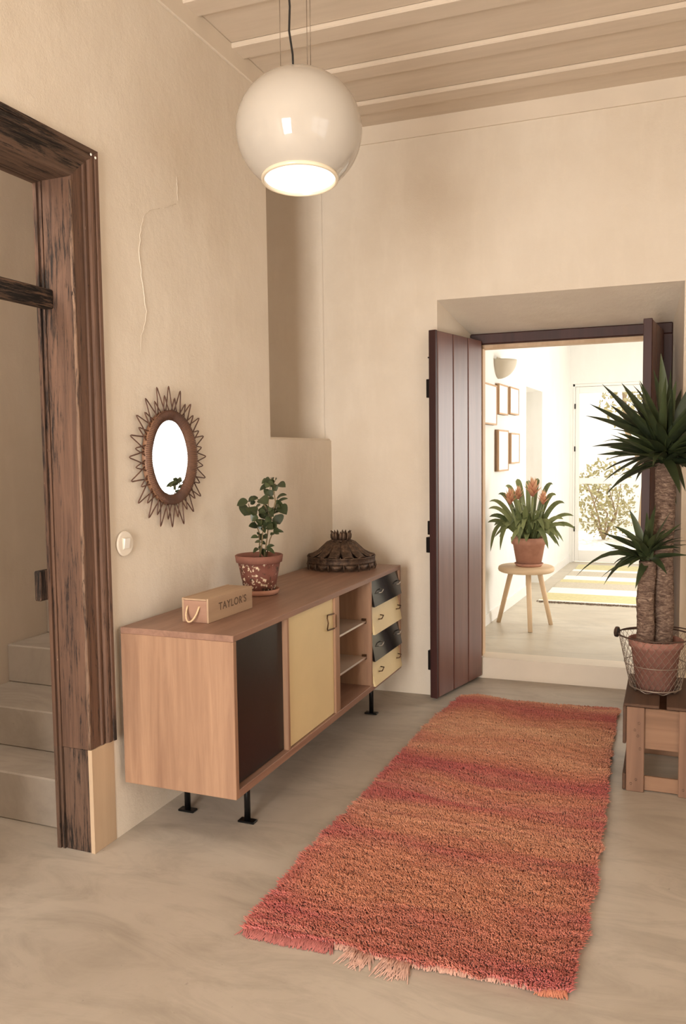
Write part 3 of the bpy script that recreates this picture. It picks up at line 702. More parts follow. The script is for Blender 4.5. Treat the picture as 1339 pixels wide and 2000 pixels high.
# ------------------------------------------------------------------ camellia in a paint-splashed pot
PX, PY, PZ = .192, 3.30, SZ1
cs = thing('plant_saucer', 'round terracotta saucer under the paint-chipped pot on the sideboard', 'saucer', (PX, PY, PZ+.0005))
MB().lathe([(.0001, 0), (.078, 0), (.087, .006), (.092, .024), (.087, .026), (.081, .010), (.0001, .008)], 40).build('dish', M_TERRA, cs)
cp = thing('camellia_pot', 'paint-chipped terracotta pot with a young leafy camellia on the sideboard', 'potted plant', (PX, PY, PZ+.0095))
MB().lathe([(.0001, 0), (.070, 0), (.097, .139), (.090, .139), (.064, .01), (.0001, .01)], 48).build('pot', M_CHIP, cp)
o = MB().lathe([(.096, .138), (.105, .140), (.110, .170), (.106, .173), (.099, .172), (.091, .139)], 48).build('rim', terracotta('pot_rim', srgb(122,80,68), srgb(148,102,86)), cp)
MB().lathe([(.0001, .152), (.096, .150)], 32).build('soil', M_SOIL, cp)
O = Vector((PX, PY, PZ+.0095))
def cpt(zx, zy, dy=0.0): # point of the enlarged view of this plant
    return at(440+zx*.135, 920+zy*.135, PY+dy)-O
stems = [[(505,1260,.0),(495,1080,.0),(490,900,.01),(470,840,.02),(380,640,.03),(330,470,.03)], [(560,1260,.01),(585,1100,.02),(610,900,.02),(625,700,.0),(620,450,.0),(650,220,.0)], [(590,1260,.03),(640,1000,.05),(690,880,.06)], [(625,760,.0),(690,600,-.02),(725,450,-.02),(700,300,-.01),(720,180,0)], [(500,1250,-.01),(530,1020,-.02),(545,840,-.03),(520,700,-.03)], [(612,560,.0),(520,430,.02),(420,390,.02)]]
for s_ in stems:
    pts = [cpt(*q) for q in s_]; k = len(pts)
    MB().tube(pts, [.0042*(1-.6*i/(k-1)) for i in range(k)], 6).build('stem', M_CAMSTEM, cp)
LF = [(330,440,165,500,95),(300,490,275,650,130),(330,440,430,380,60),(360,520,410,650,120),(360,480,435,440,50),(500,400,610,480,120),(470,380,360,440,60),(620,520,510,545,55),(430,540,510,490,50),
 (650,540,560,610,70),(700,500,830,480,95),(760,520,885,630,120),(650,620,620,740,120),(720,640,790,770,130),(700,560,640,620,90),(480,620,600,690,70),(460,640,380,730,90),(480,740,570,790,80),(470,800,335,800,75),(540,760,520,860,90),(600,800,700,840,90),(640,760,740,830,80),
 (650,160,545,150,90),(600,140,560,200,80),(640,210,495,285,60),(690,200,640,120,60),(720,160,745,110,50),(760,190,870,235,80),(700,230,740,290,70),(630,280,580,360,80),(640,270,660,370,90),(700,390,630,405,25),(735,400,890,350,45),(735,460,905,400,45),(735,430,800,370,35),
 (690,880,845,885,40),(690,890,780,910,40),(690,870,770,830,40),(700,900,650,930,40),(480,960,365,970,45),(500,1030,425,1030,35),(510,1020,580,1060,35),(490,900,460,920,35),(545,930,600,970,60),(530,900,520,1010,70),
 (590,1110,710,1080,40),(580,1130,715,1200,45),(540,1120,470,1110,40),(480,1120,400,1190,30),(560,1120,560,1240,70),(690,120,660,100,40)]
for i, (bx, by, tx, ty, wz) in enumerate(LF):
    d1_, d2_ = R.uniform(-.03, .03), R.uniform(-.045, .02)
    b0, t0 = cpt(bx, by, d1_), cpt(tx, ty, d1_+d2_)
    wd = wz*.135*3.45/1590
    up = Vector((R.uniform(-.3,.3)+.35, -.75, .6))
    arrow_leaf(cp, M_CAM, b0, t0, max(wd*1.6, .019), R.uniform(.05, .25), lambda t: max(.03, math.sin(PI*(t**.85))**.7), 7, .16, up)

for i in range(30):
    zx, zy = R.choice([(600,640),(680,620),(540,780),(640,800),(420,560),(640,200),(700,560),(520,740)]); zx += R.uniform(-70,70); zy += R.uniform(-60,60); a = R.uniform(-.4, PI+.4); l = R.uniform(90, 130)
    dd = R.uniform(-.05, .04)
    arrow_leaf(cp, M_CAM, cpt(zx, zy, dd), cpt(zx+l*math.cos(a), zy+l*.7*math.sin(a), dd+R.uniform(-.04,.01)), R.uniform(.024,.034), R.uniform(.1,.3), lambda t: max(.03, math.sin(PI*(t**.85))**.7), 7, .16, Vector((R.uniform(-.3,.3)+.35, -.75, .6)))

# ------------------------------------------------------------------ tin crown-shaped lamp shade on the sideboard
cr = thing('tin_crown_shade', 'old pierced tin crown-shaped shade lying on the sideboard', 'lamp shade', (.232, 4.205, SZ1+.0005))
MB().lathe([(.184,.036),(.188,.036),(.192,.040),(.190,.047),(.190,.066),(.193,.070),(.191,.074),(.187,.074),(.184,.066)], 56).build('band', M_TIN, cr)
NB = 13
ribm = MB(); prof_r = [(.186,.072),(.162,.078),(.132,.094),(.104,.120),(.080,.142),(.054,.152)]
for i, (r_, z) in enumerate(prof_r): pass
vs = []; fs = []
for i, (r_, z) in enumerate(prof_r):
    wd = [.066,.058,.060,.056,.044,.030][i]
    for j in range(5):
        u = j/4-.5; vs.append((r_*math.cos(0)+0*u, wd*u, z+.008*(1-4*u*u)))
for i in range(len(prof_r)-1):
    for j in range(4): a = i*5+j; fs.append([a, a+1, a+6, a+5])
petal0 = MB().add(vs, fs, True).build('petal_strip', M_TIN, cr); sm = petal0.modifiers.new('s', 'SOLIDIFY'); sm.thickness = .002
for k in range(1, NB): share(petal0, cr, (0,0,0), (0, 0, 2*PI*k/NB))
MB().lathe([(.048,.146),(.058,.150),(.060,.158),(.050,.162),(.046,.152)], 32).build('collar', M_TIN, cr)
vs = []; fs = []
for i, (r_, z, wd) in enumerate([(.046,.156,.018),(.054,.172,.022),(.055,.188,.018),(.050,.200,.009),(.054,.210,.001)]):
    for j in range(3): u = j/2-.5; vs.append((r_+.004*(1-4*u*u), wd*u, z))
for i in range(4):
    for j in range(2): a = i*3+j; fs.append([a, a+1, a+4, a+3])
lp = MB().add(vs, fs, True).build('crown_leaf', M_TIN, cr); sm = lp.modifiers.new('s', 'SOLIDIFY'); sm.thickness = .0015
for k in range(1, 14): share(lp, cr, (0,0,0), (0, 0, 2*PI*k/14+.1*(k % 2)))
vs = []; fs = []
for i in range(7):
    u = i/6-.5; a = u*2*PI/14*.94; dz = .030*(1-(2*abs(u))**2.2)
    vs += [(.187*math.cos(a), .187*math.sin(a), .038), (.188*math.cos(a), .188*math.sin(a), .036-dz)]
for i in range(6): fs.append([2*i, 2*i+2, 2*i+3, 2*i+1])
sk = MB().add(vs, fs, True).build('scallop', M_TIN, cr); sm = sk.modifiers.new('s', 'SOLIDIFY'); sm.thickness = .002
for k in range(1, 14): share(sk, cr, (0,0,0), (0, 0, 2*PI*k/14))
dp = MB().tube([(.190,0,.040),(.193,0,.022),(.190,0,.0)], [.003,.006,.002], 6).build('drop', M_TIN, cr)
dp.rotation_euler = (0,0,PI/14)
for k in range(1, 14): share(dp, cr, (0,0,0), (0, 0, 2*PI*(k+.5)/14))

# ------------------------------------------------------------------ sunburst mirror
mr = thing('sunburst_mirror', 'oval rattan mirror ringed by pointed looped rays on the plaster wall', 'mirror', (.008, 2.868, 1.446))
def ell(a, ry, rz, x=0): return (x, ry*math.sin(a), rz*math.cos(a))
ryo, rzo, ryi, rzi = .184, .194, .132, .154
mb = MB(); n_ = 64; prof2 = [(0,1.0),(.018,1.0),(.030,.82),(.030,.55),(.020,.2),(.010,0)]
vs = []; fs = []
for i in range(n_):
    a = 2*PI*i/n_
    for x, tt in prof2: vs.append(ell(a, ryi+(ryo-ryi)*tt, rzi+(rzo-rzi)*tt, x))
k = len(prof2)
for i in range(n_):
    for q in range(k-1): j = (i+1) % n_; fs.append([i*k+q, j*k+q, j*k+q+1, i*k+q+1])
mb.add(vs, fs, True); mb.build('frame', M_RATTAN, mr)
mb = MB()
for i in range(150):
    a = 2*PI*i/150; pts = [ell(a, ryi+(ryo-ryi)*tt, rzi+(rzo-rzi)*tt, x+.0012) for x, tt in prof2[1:]]
    mb.tube(pts, .0022, 4)
mb.build('binding', M_RATTAND, mr)['kind'] = 'stuff'
vs = [ell(2*PI*i/64, ryi+.004, rzi+.004, .0105) for i in range(64)]+[(.0105,0,0)]
MB().add(vs, [[i, (i+1) % 64, 64] for i in range(64)]).build('mirror_glass', M_MIRROR, mr)
NR = 20
for i in range(2*NR):
    a = 2*PI*i/(2*NR); long = i % 2 == 0; L_ = (.096 if long else .058)*R.uniform(.92, 1.06); hw = .16 if long else .135
    def er(a_, ext): return Vector((.010 if long else .014, (ryo-.012+ext)*math.sin(a_), (rzo-.012+ext)*math.cos(a_)))
    tip = er(a+R.uniform(-.015,.015), L_+.012); b1, b2 = er(a-hw, 0), er(a+hw, 0)
    td = (tip-er(a, 0)).normalized(); sd_ = Vector((0, td.z, -td.y))
    pts = [b1, b1.lerp(tip, .5), tip-td*.006-(sd_*.0035 if (b1-tip).dot(sd_) < 0 else -sd_*.0035), tip, tip-td*.006+(sd_*.0035 if (b1-tip).dot(sd_) < 0 else -sd_*.0035), b2.lerp(tip, .5), b2]
    MB().tube(pts, .0027, 6).build('ray', M_RATTAND, mr)

# ------------------------------------------------------------------ light switch
sw = thing('light_switch', 'round ivory light switch with a square white rocker on the plaster wall', 'light switch', (.006, 2.561, 1.121))
o = MB().lathe([(.0001,.0065),(.044,.0065),(.0475,.005),(.049,0),(.0001,0)], 64, smooth=False).build('plate', M_SWITCH, sw); o.rotation_euler = (0, PI/2, 0)
MB().box((.006, -.020, -.021), (.0095, .020, .023), .001).build('surround', M_SWITCH, sw)
MB().add([(.009,-.017,-.019),(.009,.017,-.019),(.009,.017,.021),(.009,-.017,.021),(.0105,-.016,-.018),(.0105,.016,-.018),(.016,.016,.020),(.016,-.016,.020)], [[0,1,2,3],[4,5,6,7],[0,1,5,4],[1,2,6,5],[2,3,7,6],[3,0,4,7]]).build('rocker', M_SWITCHW, sw)

# ------------------------------------------------------------------ pendant lamp
GC = at(584, 255, 2.628); GR = .2165
pl = thing('pendant_lamp', 'glossy cream globe pendant lamp with a wide glowing opening', 'pendant lamp', tuple(GC))
mb = MB(); pr = []
oa = math.asin(.60)
for k in range(33):
    a = 0.12+(PI-oa-0.12)*k/32; pr.append((GR*math.sin(a), GR*math.cos(a)*(.905 if a < PI/2 else .95)))
zb = pr[-1][1]; rb = pr[-1][0]
TILT = Matrix.Rotation(-.10, 3, Vector((.91, .41, 0)))      # hangs a little askew, mouth turned to the room
trot = TILT.to_euler()
mb.lathe(pr, 72); mb.build('globe', M_CERAMIC, pl, rot=trot)
MB().lathe([(rb-.001, zb+.004), (rb+.003, zb-.003), (rb+.002, zb-.009), (rb-.004, zb-.012), (rb-.008, zb-.009), (rb-.008, zb+.004)], 72).build('lip', M_RIM, pl, rot=trot)
MB().lathe([(.0001, zb+.003), (rb-.006, zb-.001)], 64).build('diffuser', M_GLOW, pl, rot=trot)
TZ = GR*.905
MB().lathe([(.0001, TZ+.002), (.024, TZ), (.03, TZ-.004), (.03, TZ-.016)], 24).build('cap', M_WIREL, pl, rot=trot)
top = ZC-.022-GC.z
for a in (3.35, 1.45, 5.9):
    p0 = TILT @ Vector((.062*math.cos(a), .062*math.sin(a), math.sqrt(GR**2-.062**2)*.905-.004))
    MB().tube([p0, (p0.x, p0.y, top)], .0012, 5).build('suspension_wire', M_WIREL, pl)
cb = [(-.012, -.015, TZ-.01), (-.020, 0, TZ+.06), (-.032, .0, TZ+.14), (-.028, 0, TZ+.22), (-.034, 0, TZ+.32), (-.02, 0, TZ+.42), (-.01, 0, top)]
MB().tube(cb, .0038, 8).build('cable', M_CABLE, pl)
MB().lathe([(.0001, top-.03), (.05, top-.028), (.055, top), (.0001, top)], 24).build('ceiling_rose', M_WIREL, pl)

# ------------------------------------------------------------------ shaggy rug
rug = thing('shaggy_rug', 'long shaggy orange and red wool rug on the concrete floor', 'rug', (1.25, 3.4, 0))
Ledge = [(478,1806),(540,1738),(600,1660),(690,1575),(762,1500),(832,1420),(902,1360)]
Redge = [(1108,1936),(1122,1890),(1146,1805),(1162,1710),(1178,1600),(1184,1530),(1192,1460),(1206,1390)]
def curve_xy(pts): return np.array([tuple(atz(x, y, .012))[:2] for x, y in pts])
LE, RE = curve_xy(Ledge), curve_xy(Redge)
near = curve_xy([(478,1810),(560,1828),(640,1842),(720,1860),(800,1880),(900,1900),(1000,1918),(1050,1930),(1108,1938)])
far = curve_xy([(902,1360),(935,1358),(1000,1370),(1080,1377),(1150,1382),(1206,1386)])
rng = np.random.default_rng(5)
def arcparam(P):
    s_ = np.r_[0, np.cumsum(np.linalg.norm(np.diff(P, axis=0), axis=1))]; return s_/s_[-1]
def ev(P, t): s_ = arcparam(P); return np.stack([np.interp(t, s_, P[:,0]), np.interp(t, s_, P[:,1])], -1)
def coons(u, v):
    a = ev(near, u)*(1-v)[:,None]+ev(far, u)*v[:,None]; b = ev(LE, v)*(1-u)[:,None]+ev(RE, v)*u[:,None]
    c00, c10, c01, c11 = LE[0], RE[0], LE[-1], RE[-1]
    c = ((1-u)*(1-v))[:,None]*c00+(u*(1-v))[:,None]*c10+((1-u)*v)[:,None]*c01+(u*v)[:,None]*c11
    return a+b-c
gu, gv = 24, 60; U, Vv = np.meshgrid(np.linspace(.004,.996,gu), np.linspace(.004,.996,gv), indexing='ij'); G = coons(U.ravel(), Vv.ravel())-np.array([1.25,3.4])
vs = [(x, y_, .009) for x, y_ in G]+[(x, y_, .001) for x, y_ in G]; nn = gu*gv; fs = []
for i in range(gu-1):
    for j in range(gv-1): a = i*gv+j; fs.append([a, a+gv, a+gv+1, a+1])
edge = [i*gv for i in range(gu)]+[(gu-1)*gv+j for j in range(1, gv)]+[i*gv+gv-1 for i in range(gu-2, -1, -1)]+[j for j in range(gv-2, 0, -1)]
for a, b in zip(edge, edge[1:]+edge[:1]): fs.append([a, b, b+nn, a+nn])
M_RUGB = plain('rug_backing', srgb(176,104,74), .95, var=.15, vs=30)
MB().add(vs, fs).build('backing', M_RUGB, rug)
# wool pile, every tuft real geometry
def vedge(x, seed):
    r2 = np.random.default_rng(seed); tab = r2.random(512); i = np.floor(x).astype(int); f = x-i; f = f*f*(3-2*f)
    return tab[i % 512]*(1-f)+tab[(i+1) % 512]*f
NT = 160000
u = rng.random(NT); v = rng.random(NT); P = coons(u, v)-np.array([1.25, 3.4])
P[:,0] += np.exp(-u*14)*.018*(vedge(v*46, 51)-.6)+np.exp(-(1-u)*14)*.019*(vedge(v*42, 52)-.45)
P[:,1] += np.exp(-v*60)*.02*(vedge(u*24, 53)-.5)
def vnoise(x, seed):   # smooth 1-D value noise
    r2 = np.random.default_rng(seed); tab = r2.random(4096); i = np.floor(x).astype(int); f = x-i; f = f*f*(3-2*f)
    return tab[i % 4096]*(1-f)+tab[(i+1) % 4096]*f
def vnoise2(x, y_, seed):
    r2 = np.random.default_rng(seed); tab = r2.random((256, 256)); i = np.floor(x).astype(int); j = np.floor(y_).astype(int); f = x-i; g = y_-j; f = f*f*(3-2*f); g = g*g*(3-2*g)
    t_ = lambda a, b: tab[a % 256, b % 256]
    return (t_(i,j)*(1-f)+t_(i+1,j)*f)*(1-g)+(t_(i,j+1)*(1-f)+t_(i+1,j+1)*f)*g
wy = P[:,1]+3.4; wx = P[:,0]
warp = (vnoise2(wx*3+40, wy*3, 3)-.5)*.12; ww = wy+warp
band = vnoise(ww*5+11, 21)*.5+vnoise(ww*13, 22)*.3+vnoise2(wx*4+9, ww*34, 23)*.45
fine = vnoise2(wx*14, ww*85, 24)
c_or = np.array(srgb(208,142,110)[:3]); c_rd = np.array(srgb(192,106,98)[:3]); c_pe = np.array(srgb(230,180,142)[:3]); c_dk = np.array(srgb(164,92,68)[:3])
red = np.clip((vnoise(ww*3.1+5, 31)-.50)*3.2, 0, 1)*.65
for yc, wd_, am in ((4.50,.07,.7),(3.52,.10,.75),(3.22,.10,.6),(2.75,.06,.35)): red = np.maximum(red*1.0, am*np.exp(-((ww-yc)/wd_)**2))
red = np.clip(red*1.15+np.exp(-(u*11))*.85+np.exp(-((1-u)*16))*.5+np.clip(vnoise2(wx*3, ww*16, 41)-.55, 0, 1)*1.1, 0, 1)
pea = np.clip((band-.62)*2.2, 0, 1)*.5
for yc, wd_, am in ((4.64,.07,.7),(4.12,.16,.75),(3.78,.08,.5),(3.0,.10,.3)): pea = np.maximum(pea, am*np.exp(-((ww-yc)/wd_)**2)*(.55+.7*fine))
pea = np.clip(pea, 0, 1); dk = np.clip((.50-fine)*3.0, 0, 1)*np.clip((3.3-wy)/1.1, .12, 1)*.75
C = c_or*(1-red)[:,None]+c_rd*red[:,None]; C = C*(1-pea)[:,None]+c_pe*pea[:,None]; C = C*(1-dk*.6)[:,None]+c_dk*(dk*.6)[:,None]
C *= (0.82+.36*rng.random(NT))[:,None]
hgt = .011+.006*rng.random(NT)+.009*vnoise2(wx*22, ww*70, 26)
ang = rng.random(NT)*2*PI; wd = .0026+.0014*rng.random(NT)
lean = np.stack([(rng.random(NT)-.5)*.013, -.006-.008*rng.random(NT)], -1)
lean[:,0] += -.012*np.exp(-u*45)+.012*np.exp(-(1-u)*45)
base3 = [np.stack([P[:,0]+wd*np.cos(ang+k*2*PI/3), P[:,1]+wd*np.sin(ang+k*2*PI/3), np.full(NT, .007)], -1) for k in range(3)]
mid3 = [np.stack([P[:,0]+lean[:,0]*.55+wd*.95*np.cos(ang+.5+k*2*PI/3), P[:,1]+lean[:,1]*.55+wd*.95*np.sin(ang+.5+k*2*PI/3), .007+hgt*.62], -1) for k in range(3)]
tip = np.stack([P[:,0]+lean[:,0]*1.25, P[:,1]+lean[:,1]*1.25, .007+hgt], -1)
allv = np.stack(base3+mid3+[tip], 1).reshape(-1, 3)
o7 = np.arange(NT)*7; tri = []
for k in range(3):
    k2 = (k+1) % 3
    tri += [np.stack([o7+k, o7+k2, o7+3+k2], -1), np.stack([o7+k, o7+3+k2, o7+3+k], -1), np.stack([o7+3+k, o7+3+k2, o7+6], -1)]
tri = np.concatenate(tri).astype(np.int32); me = bpy.data.meshes.new('wool_pile')
me.vertices.add(len(allv)); me.vertices.foreach_set('co', allv.astype(np.float32).ravel())
me.loops.add(tri.size); me.loops.foreach_set('vertex_index', tri.ravel())
me.polygons.add(len(tri)); me.polygons.foreach_set('loop_start', np.arange(0, tri.size, 3, dtype=np.int32)); me.polygons.foreach_set('loop_total', np.full(len(tri), 3, dtype=np.int32))
me.update(calc_edges=True)
ca = me.color_attributes.new('dye', 'FLOAT_COLOR', 'POINT'); cc = np.ones((NT, 7, 4), np.float32); cc[:,:,:3] = C[:,None,:]; ca.data.foreach_set('color', cc.ravel())
n = N('rug_wool'); an = n.node('ShaderNodeAttribute', attribute_name='dye'); n.b.inputs['Sheen Weight'].default_value = .25
M_WOOL = n.set(an.outputs['Color'], .95, 0, .1); me.materials.append(M_WOOL)
o = bpy.data.objects.new('wool_pile', me); COL.objects.link(o); o.parent = rug; o['kind'] = 'stuff'
# flat kilim hem and loose fringes at the near end
def fringe(name, mat, u0, u1, cnt, l0, l1, seed, zz_=.006):
    rr = np.random.default_rng(seed); mb = MB()
    for k in range(cnt):
        uu = u0+(u1-u0)*rr.random(); b = coons(np.array([uu]), np.array([.004]))[0]-np.array([1.25, 3.4]); l = l0+(l1-l0)*rr.random(); dx = (rr.random()-.5)*l*.9
        mb.tube([(b[0], b[1]+.02, zz_+.004), (b[0]+dx*.3, b[1]-l*.45, zz_+.006*rr.random()), (b[0]+dx, b[1]-l, .003)], [.0028, .0026, .0012], 4)
    o = mb.build(name, mat, rug); o['kind'] = 'stuff'; return o
M_FRR = plain('red_fringe', srgb(160,94,86), .95, var=.2, vs=60); M_FRP = plain('pink_fringe', srgb(186,146,128), .95, var=.2, vs=60); M_FRO = plain('orange_fringe', srgb(178,114,88), .95, var=.2, vs=60)
fringe('red_hem', M_FRR, .0, .30, 520, .02, .05, 1); fringe('loose_fringe', M_FRP, .36, .43, 60, .04, .09, 2); fringe('loose_fringe', M_FRP, .47, .55, 70, .04, .10, 3); fringe('hem', M_FRP, .30, .62, 260, .006, .022, 4); fringe('hem', M_FRP, .62, .93, 260, .006, .018, 6)
fringe('corner_tuft', M_FRO, .92, .995, 160, .01, .03, 5)
rr = np.random.default_rng(9); mb = MB()
for k in range(420):
    uu = rr.random(); b = coons(np.array([uu]), np.array([.996]))[0]-np.array([1.25, 3.4]); l = .01+.02*rr.random()
    mb.tube([(b[0], b[1]-.02, .012), (b[0]+(rr.random()-.5)*.02, b[1]+l, .005+.012*rr.random())], .0035, 4)
mb.build('far_hem', M_FRO, rug)['kind'] = 'stuff'

# ------------------------------------------------------------------ crate
ct = thing('wooden_crate', 'old slatted wooden crate under the wire basket', 'crate', (1.919, 3.845, 0))
def Cb(a, b, name, mat, par=ct, bev=.003): return MB().box((a[0]-1.919, a[1]-3.845, a[2]), (b[0]-1.919, b[1]-3.845, b[2]), bev).build(name, mat, par)
for yf, sg in ((3.59, 1), (4.10, -1)):
    for x0 in (1.779, 1.985):
        ps = Cb((x0, yf, .0), (x0+.072, yf+sg*.020, .366), 'post', M_CRATEZ)
        if sg == 1:
            for zz_, xo in ((.30,.05), (.27,.034), (.245,.046), (.055,.04), (.035,.02), (.19,.055)):
                MB().lathe([(.0001,-.0015),(.005,-.0015),(.005,.002)], 8).build('nail', M_NAIL, ps, (x0+xo-1.919, yf-.0005-3.845, zz_), (PI/2, 0, 0))
    Cb((1.779, yf+sg*.020, .185), (2.057, yf+sg*.036, .360), 'end_board', M_CRATE); Cb((1.779, yf+sg*.020, .004), (2.057, yf+sg*.036, .066), 'end_board', M_CRATE)
for z0, z1 in ((.205, .368), (.004, .074)):
    Cb((1.764, 3.592, z0), (1.778, 4.098, z1), 'side_slat', M_CRATED); Cb((2.058, 3.592, z0), (2.072, 4.098, z1), 'side_slat', M_CRATED)
Cb((1.766, 3.594, .367), (1.908, 4.096, .3795), 'top_board', M_CRATED); Cb((1.936, 3.594, .367), (2.070, 4.096, .3795), 'top_board', M_CRATED)

# ------------------------------------------------------------------ wire basket with terracotta pot and yucca
BX, BY, BZ = 1.887, 3.835, .380
bk = thing('wire_basket', 'round galvanised wire mesh basket with a wooden handle grip', 'basket', (BX, BY, BZ))
rb0, rt0, hb = .106, .158, .252
ring = lambda r_, z, n_=40: [(r_*math.cos(2*PI*i/n_), r_*math.sin(2*PI*i/n_), z) for i in range(n_)]
MB().tube(ring(rt0, hb), .0036, 6, closed=True).build('rim_wire', M_WIRED, bk)
MB().tube(ring(rb0, .020), .0034, 6, closed=True).build('base_wire', M_WIRE, bk)
MB().tube(ring((rb0+rt0)/2, hb*.5), .0020, 5, closed=True).build('hoop', M_WIRE, bk)
MB().tube([((rb0-.012+.006*math.cos(8*a))*math.cos(a), (rb0-.012+.006*math.cos(8*a))*math.sin(a), .003+.009*(1+math.cos(8*a))/1.3) for a in [2*PI*i/64 for i in range(64)]], .0024, 5, closed=True).build('foot_wire', M_WIRE, bk)
mb = MB(); nc, nr = 30, 11
for s_ in (1, -1):
    for i in range(nc):
        pts = []
        for j in range(nr*2+1):
            tt = j/(nr*2); zz_ = .018+(hb-.018)*tt; r_ = rb0+(rt0-rb0)*(zz_-.018)/(hb-.018)
            tri_ = [0, .28, .5, .28][j % 4]
            a = 2*PI*(i+s_*tri_)/nc; pts.append((r_*math.cos(a), r_*math.sin(a), zz_))
        mb.tube(pts, .0011, 3, cap=False)
mb.build('wire_mesh', M_WIRE, bk)
mb = MB(); hs = [(rt0*1.0*math.cos(a), rt0*1.0*math.sin(a), hb+.004+.010*math.sin((a-PI*.95)*2)) for a in [PI*1.0-PI*.9*i/16 for i in range(17)]]
mb.tube(hs, .003, 6).build('bail_handle', M_WIRED, bk)
MB().lathe([(.0001,-.024),(.010,-.022),(.014,-.008),(.014,.008),(.010,.022),(.0001,.024)], 16).build('grip', M_OLDDARK, bk, (-rt0-.006, 0, hb+.002), (PI/9, .12, 0))
yp = thing('potted_yucca', 'tall two-stemmed yucca in a terracotta pot standing in the wire basket', 'potted plant', (BX, BY, BZ+.006))
MB().lathe([(.0001,0),(.079,0),(.104,.192),(.113,.194),(.117,.226),(.112,.229),(.104,.227),(.099,.19),(.074,.01),(.0001,.01)], 44).build('pot', M_TERRAD, yp)
MB().lathe([(.0001,.198),(.101,.196)], 28).build('soil', M_SOIL, yp)
OY = Vector((BX, BY, BZ+.006))
def yq(px, py, Y=3.835): return at(px, py, Y)-OY
def trunk(p0, p1, r0, r1, name):
    pts = []; rs = []
    for i in range(25):
        t_ = i/24; pts.append(p0.lerp(p1, t_)+Vector((.003*math.sin(t_*9), .003*math.cos(t_*7), 0))); rs.append((r0+(r1-r0)*t_)*(1+.035*math.sin(i*2.6)+.02*R.uniform(-1,1)))
    MB().tube(pts, rs, 16).build(name, M_BARK, yp)
T1a, T1b = yq(1294, 1262, 3.85), yq(1298, 905, 3.87); T2a, T2b = yq(1258, 1258, 3.79), yq(1263, 1095, 3.79)
trunk(T1a, T1b, .040, .045, 'trunk'); trunk(T2a, T2b, .037, .036, 'trunk')
wf = lambda t: max(.015, (min(1, .55+t*2.2))*(1-t**2.2))
LT = [(1143,812),(1149,788),(1192,858),(1175,750),(1213,748),(1218,760),(1247,745),(1190,790),(1185,873),(1155,872),(1165,888),(1290,690),(1275,720),(1310,720),(1300,735),(1330,760),(1345,790),(1370,720),(1360,830),(1390,790),(1385,860),(1250,790),(1325,800),(1340,880),(1235,830),(1380,905),(1320,985),(1338,960),(1205,845)]
for i, (x, y_) in enumerate(LT):
    tp = yq(x, y_, 3.87+R.uniform(-.22, .18)); bs = T1b+Vector((R.uniform(-.02,.02), R.uniform(-.02,.02), R.uniform(-.02,.06)))
    arrow_leaf(yp, M_YUC, bs, tp, .052+.016*R.random(), R.uniform(-.02,.14), wf, 8, .22, Vector((R.uniform(-.4,.4), -.6, .9)))
for i in range(70):
    a = R.uniform(0, 2*PI); el = R.choice([-.3, 0, .3, .6, .9, 1.15])+R.uniform(-.15, .15); L_ = R.uniform(.24, .36)
    d = Vector((math.cos(a)*math.cos(el), math.sin(a)*math.cos(el), math.sin(el)))
    add_leaf(yp, M_YUC, T1b+Vector((0,0,R.uniform(-.01,.07)))+d*.015, d, L_, R.uniform(.040,.058), R.uniform(.1,.7), wfun=wf, fold=.2)
LT2 = [(1123,1127),(1178,1143),(1192,1115),(1178,1060),(1197,1027),(1228,995),(1228,1042),(1190,1072),(1310,998),(1330,1022),(1328,1070),(1302,1122),(1345,1085),(1290,1020),(1262,1000),(1240,1150),(1175,1040),(1280,985)]
for i, (x, y_) in enumerate(LT2):
    tp = yq(x, y_, 3.79+R.uniform(-.16, .12)); bs = T2b+Vector((R.uniform(-.015,.015), R.uniform(-.015,.015), R.uniform(-.01,.04)))
    arrow_leaf(yp, M_YUC, bs, tp, .034+.010*R.random(), .42 if i in (0, 1) else R.uniform(0,.2), wf, 8, .2, Vector((R.uniform(-.4,.4), -.6, .9)))
for i in range(26):
    a = R.uniform(0, 2*PI); el = R.choice([-.2, .2, .6, 1.0])+R.uniform(-.15, .15); L_ = R.uniform(.12, .22)
    d = Vector((math.cos(a)*math.cos(el), math.sin(a)*math.cos(el), math.sin(el)))
    add_leaf(yp, M_YUC, T2b+Vector((0,0,R.uniform(-.01,.04)))+d*.012, d, L_, R.uniform(.026,.038), R.uniform(.2,.9), wfun=wf, fold=.2)

# ------------------------------------------------------------------ stool and bromeliad
SC = Vector((.938, 6.17, ZS)); SH = .462
sl = thing('three_legged_stool', 'round pale beech three-legged stool in the hall', 'stool', tuple(SC))
MB().lathe([(.0001, SH-.044), (.19, SH-.044), (.204, SH-.036), (.208, SH-.022), (.204, SH-.006), (.194, SH), (.0001, SH)], 48).build('seat', M_STOOL, sl)
for fx, fy in ((.713, 6.257), (1.002, 5.968), (1.107, 6.287)):
    f_ = Vector((fx-SC.x, fy-SC.y, 0)); tp = f_*.52; tp.z = SH-.04
    MB().tube([f_, f_.lerp(tp, .5), tp], [.0165, .0185, .020], 12).build('leg', M_STOOLZ, sl)
bs_ = thing('stool_plant_saucer', 'terracotta saucer under the flowering pot on the stool', 'saucer', (.958, 6.17, ZS+SH+.0005))
MB().lathe([(.0001,0),(.092,0),(.108,.022),(.103,.024),(.09,.008),(.0001,.006)], 36).build('dish', M_TERRA, bs_)
BO = Vector((.958, 6.17, ZS+SH+.0075))
bp = thing('potted_bromeliad', 'orange-flowering bromeliad in a plain terracotta pot on the stool', 'potted plant', tuple(BO))
MB().lathe([(.0001,0),(.090,0),(.118,.158),(.128,.160),(.134,.208),(.128,.211),(.120,.208),(.112,.158),(.084,.01),(.0001,.01)], 44).build('pot', M_TERRA, bp)
